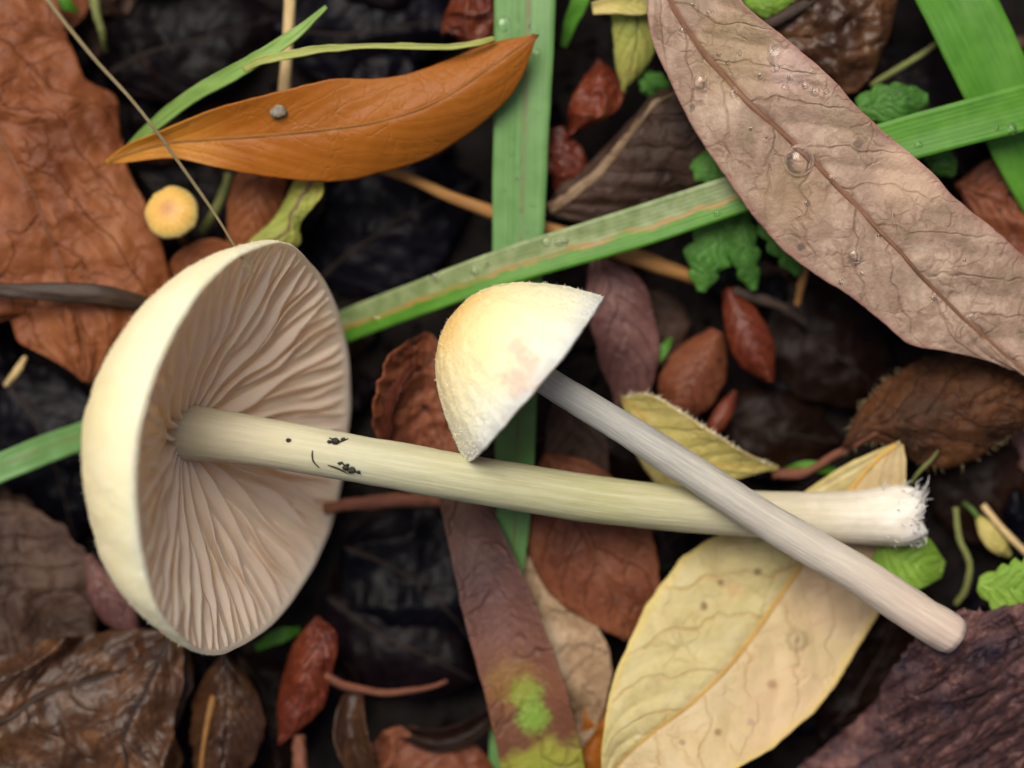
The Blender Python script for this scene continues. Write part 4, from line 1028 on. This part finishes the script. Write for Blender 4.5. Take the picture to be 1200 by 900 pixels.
# ------------------------------------------------------------------ green plants
def plant(label, mat, leaflets, stalks, name='green_plant', seed=0, smat=None):
    x0, y0, z0 = stalks[0][-1] if stalks else leaflets[0][0][0]
    r = empty(name, tuple(P(x0, y0, z0)))
    tag(r, label, 'plant')
    for i, (pth, w, tooth) in enumerate(leaflets):
        leaf('leaflet', None, None, mat, path=pth, w=w, edge=[-6], noise=3, nscale=40, relief=1.6, nveins=5, vk=.4, nu=56, nv=22, tooth=tooth, jit=.04, jfreq=9, seed=seed + i, parent=r, t=2)
    for st in stalks:
        c = spline(st, 20)
        v, fcs, u = tube_verts(P(c[:, 0], c[:, 1], c[:, 2]), np.full(20, 3.2) * S, 7)
        mesh_obj('stalk', v, fcs, smat or M['rib_green'], r, {'leaf': u, 'px': u})
    return r
plant('feathery green plant with toothed leaflets under the diagonal grass blade', M['green'],
      [([(868, 232, 40), (845, 268, 44), (828, 305, 40), (822, 342, 26)], [6, 24, 30, 7], (5, .35)),
       ([(872, 236, 38), (872, 270, 44), (874, 305, 40), (884, 340, 24)], [5, 16, 19, 6], (4, .35)),
       ([(880, 236, 40), (905, 264, 46), (922, 290, 44), (936, 322, 28)], [5, 20, 22, 7], (4, .35)),
       ([(862, 226, 30), (840, 205, 36), (824, 190, 34), (806, 176, 18)], [5, 18, 22, 6], (4, .3)),
       ([(900, 246, 36), (925, 262, 40), (940, 280, 36), (952, 300, 22)], [4, 12, 13, 4], (4, .3))],
      [[(860, 220, 36), (872, 236, 38), (900, 246, 36), (930, 262, 30)]], seed=70)
plant('round lobed green leaf peeking over the edge of the pinkish leaf', M['green'],
      [([(1005, 128, 60), (1030, 122, 66), (1058, 118, 66), (1088, 116, 54)], [14, 24, 22, 8], (4, .22)),
       ([(1085, 178, 50), (1098, 186, 56), (1108, 194, 54), (1118, 206, 40)], [8, 16, 16, 5], (3, .2))],
      [[(1010, 128, 60), (1040, 150, 50), (1085, 178, 48)]], seed=80)
plant('rounded lime green leaf under the pale stem base', M['lime'],
      [([(1030, 640, 46), (1055, 655, 52), (1082, 662, 50), (1106, 668, 34)], [16, 30, 32, 10], None)], [[(1035, 642, 46), (1015, 630, 30), (1000, 625, 6)]], seed=84)
plant('toothed lime green leaf at the right edge near the fibrous bark', M['lime'],
      [([(1146, 684, 62), (1175, 690, 72), (1210, 692, 74), (1250, 690, 60)], [10, 36, 42, 26], (6, .25))], [[(1250, 690, 60), (1275, 700, 30), (1290, 712, -10)]], seed=86)
plant('small olive green oval leaf between the thin stalks', M['olive'],
      [([(1146, 606, 6), (1158, 622, 14), (1172, 640, 14), (1184, 652, 4)], [4, 12, 12, 3], None)], [[(1146, 606, 6), (1138, 596, 2), (1130, 590, -20)]], seed=88)
plant('tiny green leaf rosette in the gap left of the pinkish leaf', M['green'],
      [([(752, 84, 14), (764, 92, 20), (776, 100, 18), (786, 112, 6)], [4, 11, 11, 3], (3, .3)), ([(750, 88, 12), (756, 100, 18), (764, 110, 14), (768, 120, 2)], [3, 8, 8, 3], (3, .3))],
      [[(752, 86, 12), (740, 78, 0), (734, 72, -20)]], seed=90)
plant('bright green leaf tuft at the top behind the pinkish leaf', M['lime'],
      [([(872, 2, 40), (890, 6, 46), (912, 2, 44), (935, -10, 34)], [6, 16, 16, 5], (4, .3))], [[(872, 2, 40), (862, -14, 20), (856, -24, 0)]], seed=92)

# ------------------------------------------------------------------ dark litter in the gaps
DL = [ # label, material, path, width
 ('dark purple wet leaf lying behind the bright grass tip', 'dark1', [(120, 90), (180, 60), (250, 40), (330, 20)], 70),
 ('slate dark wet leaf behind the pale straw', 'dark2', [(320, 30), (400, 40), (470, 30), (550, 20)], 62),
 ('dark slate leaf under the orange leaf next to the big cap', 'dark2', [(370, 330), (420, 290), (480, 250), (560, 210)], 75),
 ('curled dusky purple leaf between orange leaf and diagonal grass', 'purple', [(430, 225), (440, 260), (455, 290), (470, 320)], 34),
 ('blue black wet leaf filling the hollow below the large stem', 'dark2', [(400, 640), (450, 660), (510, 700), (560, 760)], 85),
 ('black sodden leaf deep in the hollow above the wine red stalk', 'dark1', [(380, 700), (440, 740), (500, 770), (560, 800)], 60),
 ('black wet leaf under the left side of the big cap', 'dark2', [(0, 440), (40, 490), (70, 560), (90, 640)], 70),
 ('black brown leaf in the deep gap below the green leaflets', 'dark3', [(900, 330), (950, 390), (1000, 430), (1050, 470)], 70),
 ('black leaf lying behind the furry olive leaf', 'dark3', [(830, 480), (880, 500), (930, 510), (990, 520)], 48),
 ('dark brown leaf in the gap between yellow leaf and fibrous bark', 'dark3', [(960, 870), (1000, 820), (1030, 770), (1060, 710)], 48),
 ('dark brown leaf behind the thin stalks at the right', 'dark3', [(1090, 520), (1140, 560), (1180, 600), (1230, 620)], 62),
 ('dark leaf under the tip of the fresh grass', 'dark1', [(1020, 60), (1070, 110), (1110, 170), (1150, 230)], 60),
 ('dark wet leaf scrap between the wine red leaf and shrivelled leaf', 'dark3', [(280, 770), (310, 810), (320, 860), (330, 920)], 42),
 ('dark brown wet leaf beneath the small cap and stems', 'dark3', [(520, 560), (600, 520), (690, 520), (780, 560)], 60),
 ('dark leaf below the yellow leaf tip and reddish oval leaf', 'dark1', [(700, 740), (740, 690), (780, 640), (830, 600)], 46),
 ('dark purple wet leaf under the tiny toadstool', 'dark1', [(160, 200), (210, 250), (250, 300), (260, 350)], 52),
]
for i, (lb, mt, pth, w) in enumerate(DL):
    leaf('rotting_leaf', lb, 'leaf', M[mt], path=pth, w=w, z=[-66, -50, -48, -66], edge=[-12], noise=12, nscale=80, crumple=7, cscale=75, relief=.8, seed=100 + i, nu=70, nv=36, jit=.12, jfreq=9,
         midrib=M['rib_dark'], mr=3)

protos = []
for i in range(9):
    L = 90 + 20 * (i % 3); w = 24 + 7 * (i % 4)
    mt = ['dark1', 'dark3', 'dark2', 'bark', 'dark3', 'purple', 'crumple', 'redbrown', 'rust'][i]
    g = leaf('rotting_leaf', None, None, M[mt], path=[(600, 450), (600 + L * .33, 450 + 8 * (i % 3)), (600 + L * .66, 450 - 6 * (i % 2)), (600 + L, 450)], w=w, z=[0, 6, 7, 0], edge=[-10, 12, -8][i % 3:][:1] or [0],
             noise=10, nscale=40, crumple=8, cscale=32, relief=2, seed=200 + i, nu=34, nv=18, jit=.2, jfreq=8)
    protos.append(g['ob'])
SL = ['dark wet rotting leaf scrap pressed into the soil', 'dark brown rotting leaf scrap pressed into the soil', 'blackened rotting leaf scrap pressed into the soil', 'brown bark-like leaf scrap lying on the soil',
      'chocolate brown rotting leaf scrap lying on the soil', 'purplish leaf scrap lying on the soil', 'crinkled tan brown leaf scrap lying on the soil', 'red brown leaf scrap lying on the soil', 'rust coloured leaf scrap lying on the soil']
ADJ = ['dark wet', 'dark brown', 'blackened', 'brown', 'chocolate brown', 'purplish', 'crinkled tan']
LAND = [(60, 200, 'rust leaf'), (380, 150, 'orange leaf'), (202, 249, 'toadstool'), (340, 50, 'straw'), (610, 150, 'upright grass'), (700, 190, 'ribbed brown leaf'), (960, 200, 'pinkish leaf'),
        (1150, 80, 'fresh grass'), (980, 50, 'ochre curled leaf'), (870, 290, 'toothed green plant'), (740, 400, 'blunt purple leaf'), (880, 400, 'red bud scale'), (1100, 480, 'shaggy brown leaf'),
        (820, 520, 'olive leaf'), (900, 750, 'yellow leaf'), (1080, 820, 'fibrous bark'), (1170, 680, 'toothed lime leaf'), (620, 760, 'strap leaf'), (700, 640, 'reddish oval leaf'), (360, 790, 'wine red leaf'),
        (480, 880, 'rough red leaf'), (265, 850, 'shrivelled leaf'), (90, 850, 'crumpled leaves'), (40, 680, 'flat rotten leaf'), (260, 520, 'big cap'), (600, 430, 'small cap'), (480, 570, 'large stem'),
        (480, 350, 'diagonal grass'), (490, 480, 'curled red leaf'), (40, 540, 'left grass')]
first = [True] * 9
for i in range(420):
    inside = i < 110
    x, y = (rng.uniform(-20, 1220), rng.uniform(-20, 920)) if inside else (rng.uniform(-420, 1620), rng.uniform(-370, 1270))
    if not inside and -20 < x < 1220 and -20 < y < 920: continue
    j = int(rng.choice(9, p=[.24, .24, .2, .1, .12, .05, .05, 0, 0] if inside else [.08, .10, .06, .14, .12, .12, .12, .14, .12]))
    if first[j]: o = protos[j]; first[j] = False
    else:
        o = protos[j].copy(); col.objects.link(o)
    o.location = tuple(P(x, y, rng.uniform(-95, -62) if inside else rng.uniform(-85, -45)))
    o.rotation_euler = (rng.normal(0, .22), rng.normal(0, .22), rng.uniform(0, 6.28))
    sc = rng.uniform(.5, 1.15) * (1.0 if inside else 1.9)
    o.scale = (sc, sc * rng.uniform(.8, 1.2), sc)
    lb = SL[j]
    if inside:
        dd = sorted(((x - lx) ** 2 + (y - ly) ** 2, nm) for lx, ly, nm in LAND)
        lb = ADJ[j] + ' leaf scrap on the soil between ' + dd[0][1] + ' and ' + dd[1][1]
    tag(o, lb, 'leaf', 'rotting leaf scraps on the soil')

# ------------------------------------------------------------------ small things: grit, specks, dew
def lump(label, mat, px, py, z, r, name, cat, group=None, flat=.7, seed=0):
    th = np.linspace(0, math.pi, 9); ph = np.linspace(0, 2 * math.pi, 14, endpoint=False)
    T, Q = np.meshgrid(th, ph, indexing='ij')
    q = r * (1 + .3 * fbm(np.cos(Q) * np.sin(T) * 1.5 + seed, np.sin(Q) * np.sin(T) * 1.5 + np.cos(T), seed, 3))
    c = uz(px, py, z + r * flat * .6)
    V = np.stack([q * np.sin(T) * np.cos(Q), q * np.sin(T) * np.sin(Q) * .8, q * np.cos(T) * flat], -1).reshape(-1, 3) + c
    o = mesh_obj(name, V * S, grid_faces(9, 14, True), mat)
    return tag(o, label, cat, group)
lump('small grey grain of grit resting on the orange brown leaf', M['grit'], 326, 131, height_at(orange, 326, 131), 10, 'grit_grain', 'grit', flat=.5, seed=4)

def stem_top(px):  # top of the large stem (px height) near an x position
    c = spline([(150, 497, 128), (215, 505, 150), (300, 517, 165), (420, 538, 168), (560, 563, 148), (720, 588, 112), (880, 602, 82), (1000, 606, 72), (1078, 603, 70)], 90)
    i = np.argmin(abs(c[:, 0] - px)); return c[i], 28.0
def on_stem(px, py):
    c, r = stem_top(px); dy = py - c[1]
    return c[2] + math.sqrt(max(r * r - dy * dy, 1))
for i, (px, py, r) in enumerate([(393, 517, 5), (402, 515, 3), (386, 518, 3), (405, 548, 4), (412, 551, 5), (420, 553, 3), (338, 516, 3), (407, 545, 2.5), (398, 543, 2.5)]):
    lump('black speck of soil stuck to the pale large stem', M['speck'], px, py, on_stem(px, py) - .5, r, 'soil_speck', 'soil speck', 'black soil specks on the large stem', .6, i)
for i, p in enumerate([[(366, 528), (367, 540), (374, 548)], [(384, 545), (396, 549), (408, 555)], [(386, 513), (396, 518), (408, 514)], [(400, 541), (408, 549), (424, 556)]]):
    pts = [(x, y, on_stem(x, y) + .8) for x, y in p]
    twig('hair-fine black fibre stuck to the pale large stem', M['speck'], pts, [.9, 1.2, .7], name='fibre', cat='fibre', ns=5, n=12, group='black fibres on the large stem', seed=i)

def drop(surf, px, py, r, label, group, flat=.62):
    z = height_at(surf, px, py)
    th = np.linspace(0, math.pi, 17); ph = np.linspace(0, 2 * math.pi, 28, endpoint=False)
    T, Q = np.meshgrid(th, ph, indexing='ij')
    c = uz(px, py, z)
    zz = np.cos(T) * r * flat
    zz = np.where(zz < 0, zz * .25, zz) + .6
    st = 1 + .10 * math.sin(px)
    V = np.stack([r * np.sin(T) ** .9 * np.cos(Q) * st, r * np.sin(T) ** .9 * np.sin(Q) / st, zz], -1).reshape(-1, 3) + c
    o = mesh_obj('water_drop', V * S, grid_faces(17, 28, True), M['dew'])
    tag(o, label, 'water drop', group)
drop(pink, 936, 188, 19, 'largest clear water drop sitting beside the midrib of the pinkish leaf', 'water drops on the pinkish leaf')
drop(pink, 822, 96, 10.5, 'round water drop between midrib and left margin of the pinkish leaf', 'water drops on the pinkish leaf')
drop(pink, 1002, 299, 10, 'water drop near the lower margin of the pinkish leaf', 'water drops on the pinkish leaf')
drop(pink, 912, 66, 13, 'flat wide water drop near the upper margin of the pinkish leaf', 'water drops on the pinkish leaf', .4)
for (x, y, r) in [(860, 109, 6), (832, 15, 5), (866, 62, 4), (974, 209, 5), (946, 238, 4), (920, 102, 4.5), (926, 90, 4), (944, 100, 5), (955, 107, 6), (968, 107, 4), (910, 80, 4), (903, 58, 4), (852, 72, 3), (842, 64, 3),
                  (890, 88, 3.5), (935, 255, 3), (1046, 252, 3), (1030, 276, 3), (1094, 349, 3.5), (1138, 370, 3.5), (1130, 305, 2.5), (800, 35, 4), (812, 5, 3), (880, 150, 3), (985, 330, 3.5), (898, 160, 2.5), (1010, 320, 3)]:
    drop(pink, x, y, r, 'tiny bead of water on the pinkish brown leaf', 'water drops on the pinkish leaf')
drop(vert, 590, 28, 9, 'wide shiny dew drop on the edge of the upright grass above the orange leaf tip', 'dew drops on the upright grass', .45)
drop(vert, 629, 62, 5, 'dew drop at the tip of the orange leaf on the upright grass', 'dew drops on the upright grass')
for (x, y, r) in [(606, 30, 2.5), (621, 30, 3), (631, 34, 2.5), (634, 130, 2.8), (606, 208, 3.4), (624, 240, 2.6), (592, 224, 2.6), (610, 246, 2.6), (618, 270, 2.2), (600, 180, 2.2), (612, 190, 2.4)]:
    drop(vert, x, y, r, 'tiny dew bead on the upright blue green grass blade', 'dew drops on the upright grass')
for (x, y, r) in [(511, 324, 7), (556, 318, 5), (571, 310, 3.5), (442, 374, 6), (640, 283, 6), (655, 284, 5), (662, 283, 4), (1076, 170, 5), (1186, 151, 7), (1168, 150, 3), (840, 250, 4)]:
    drop(diag, x, y, r, 'dew drop on the worn diagonal grass blade', 'dew drops on the diagonal grass')
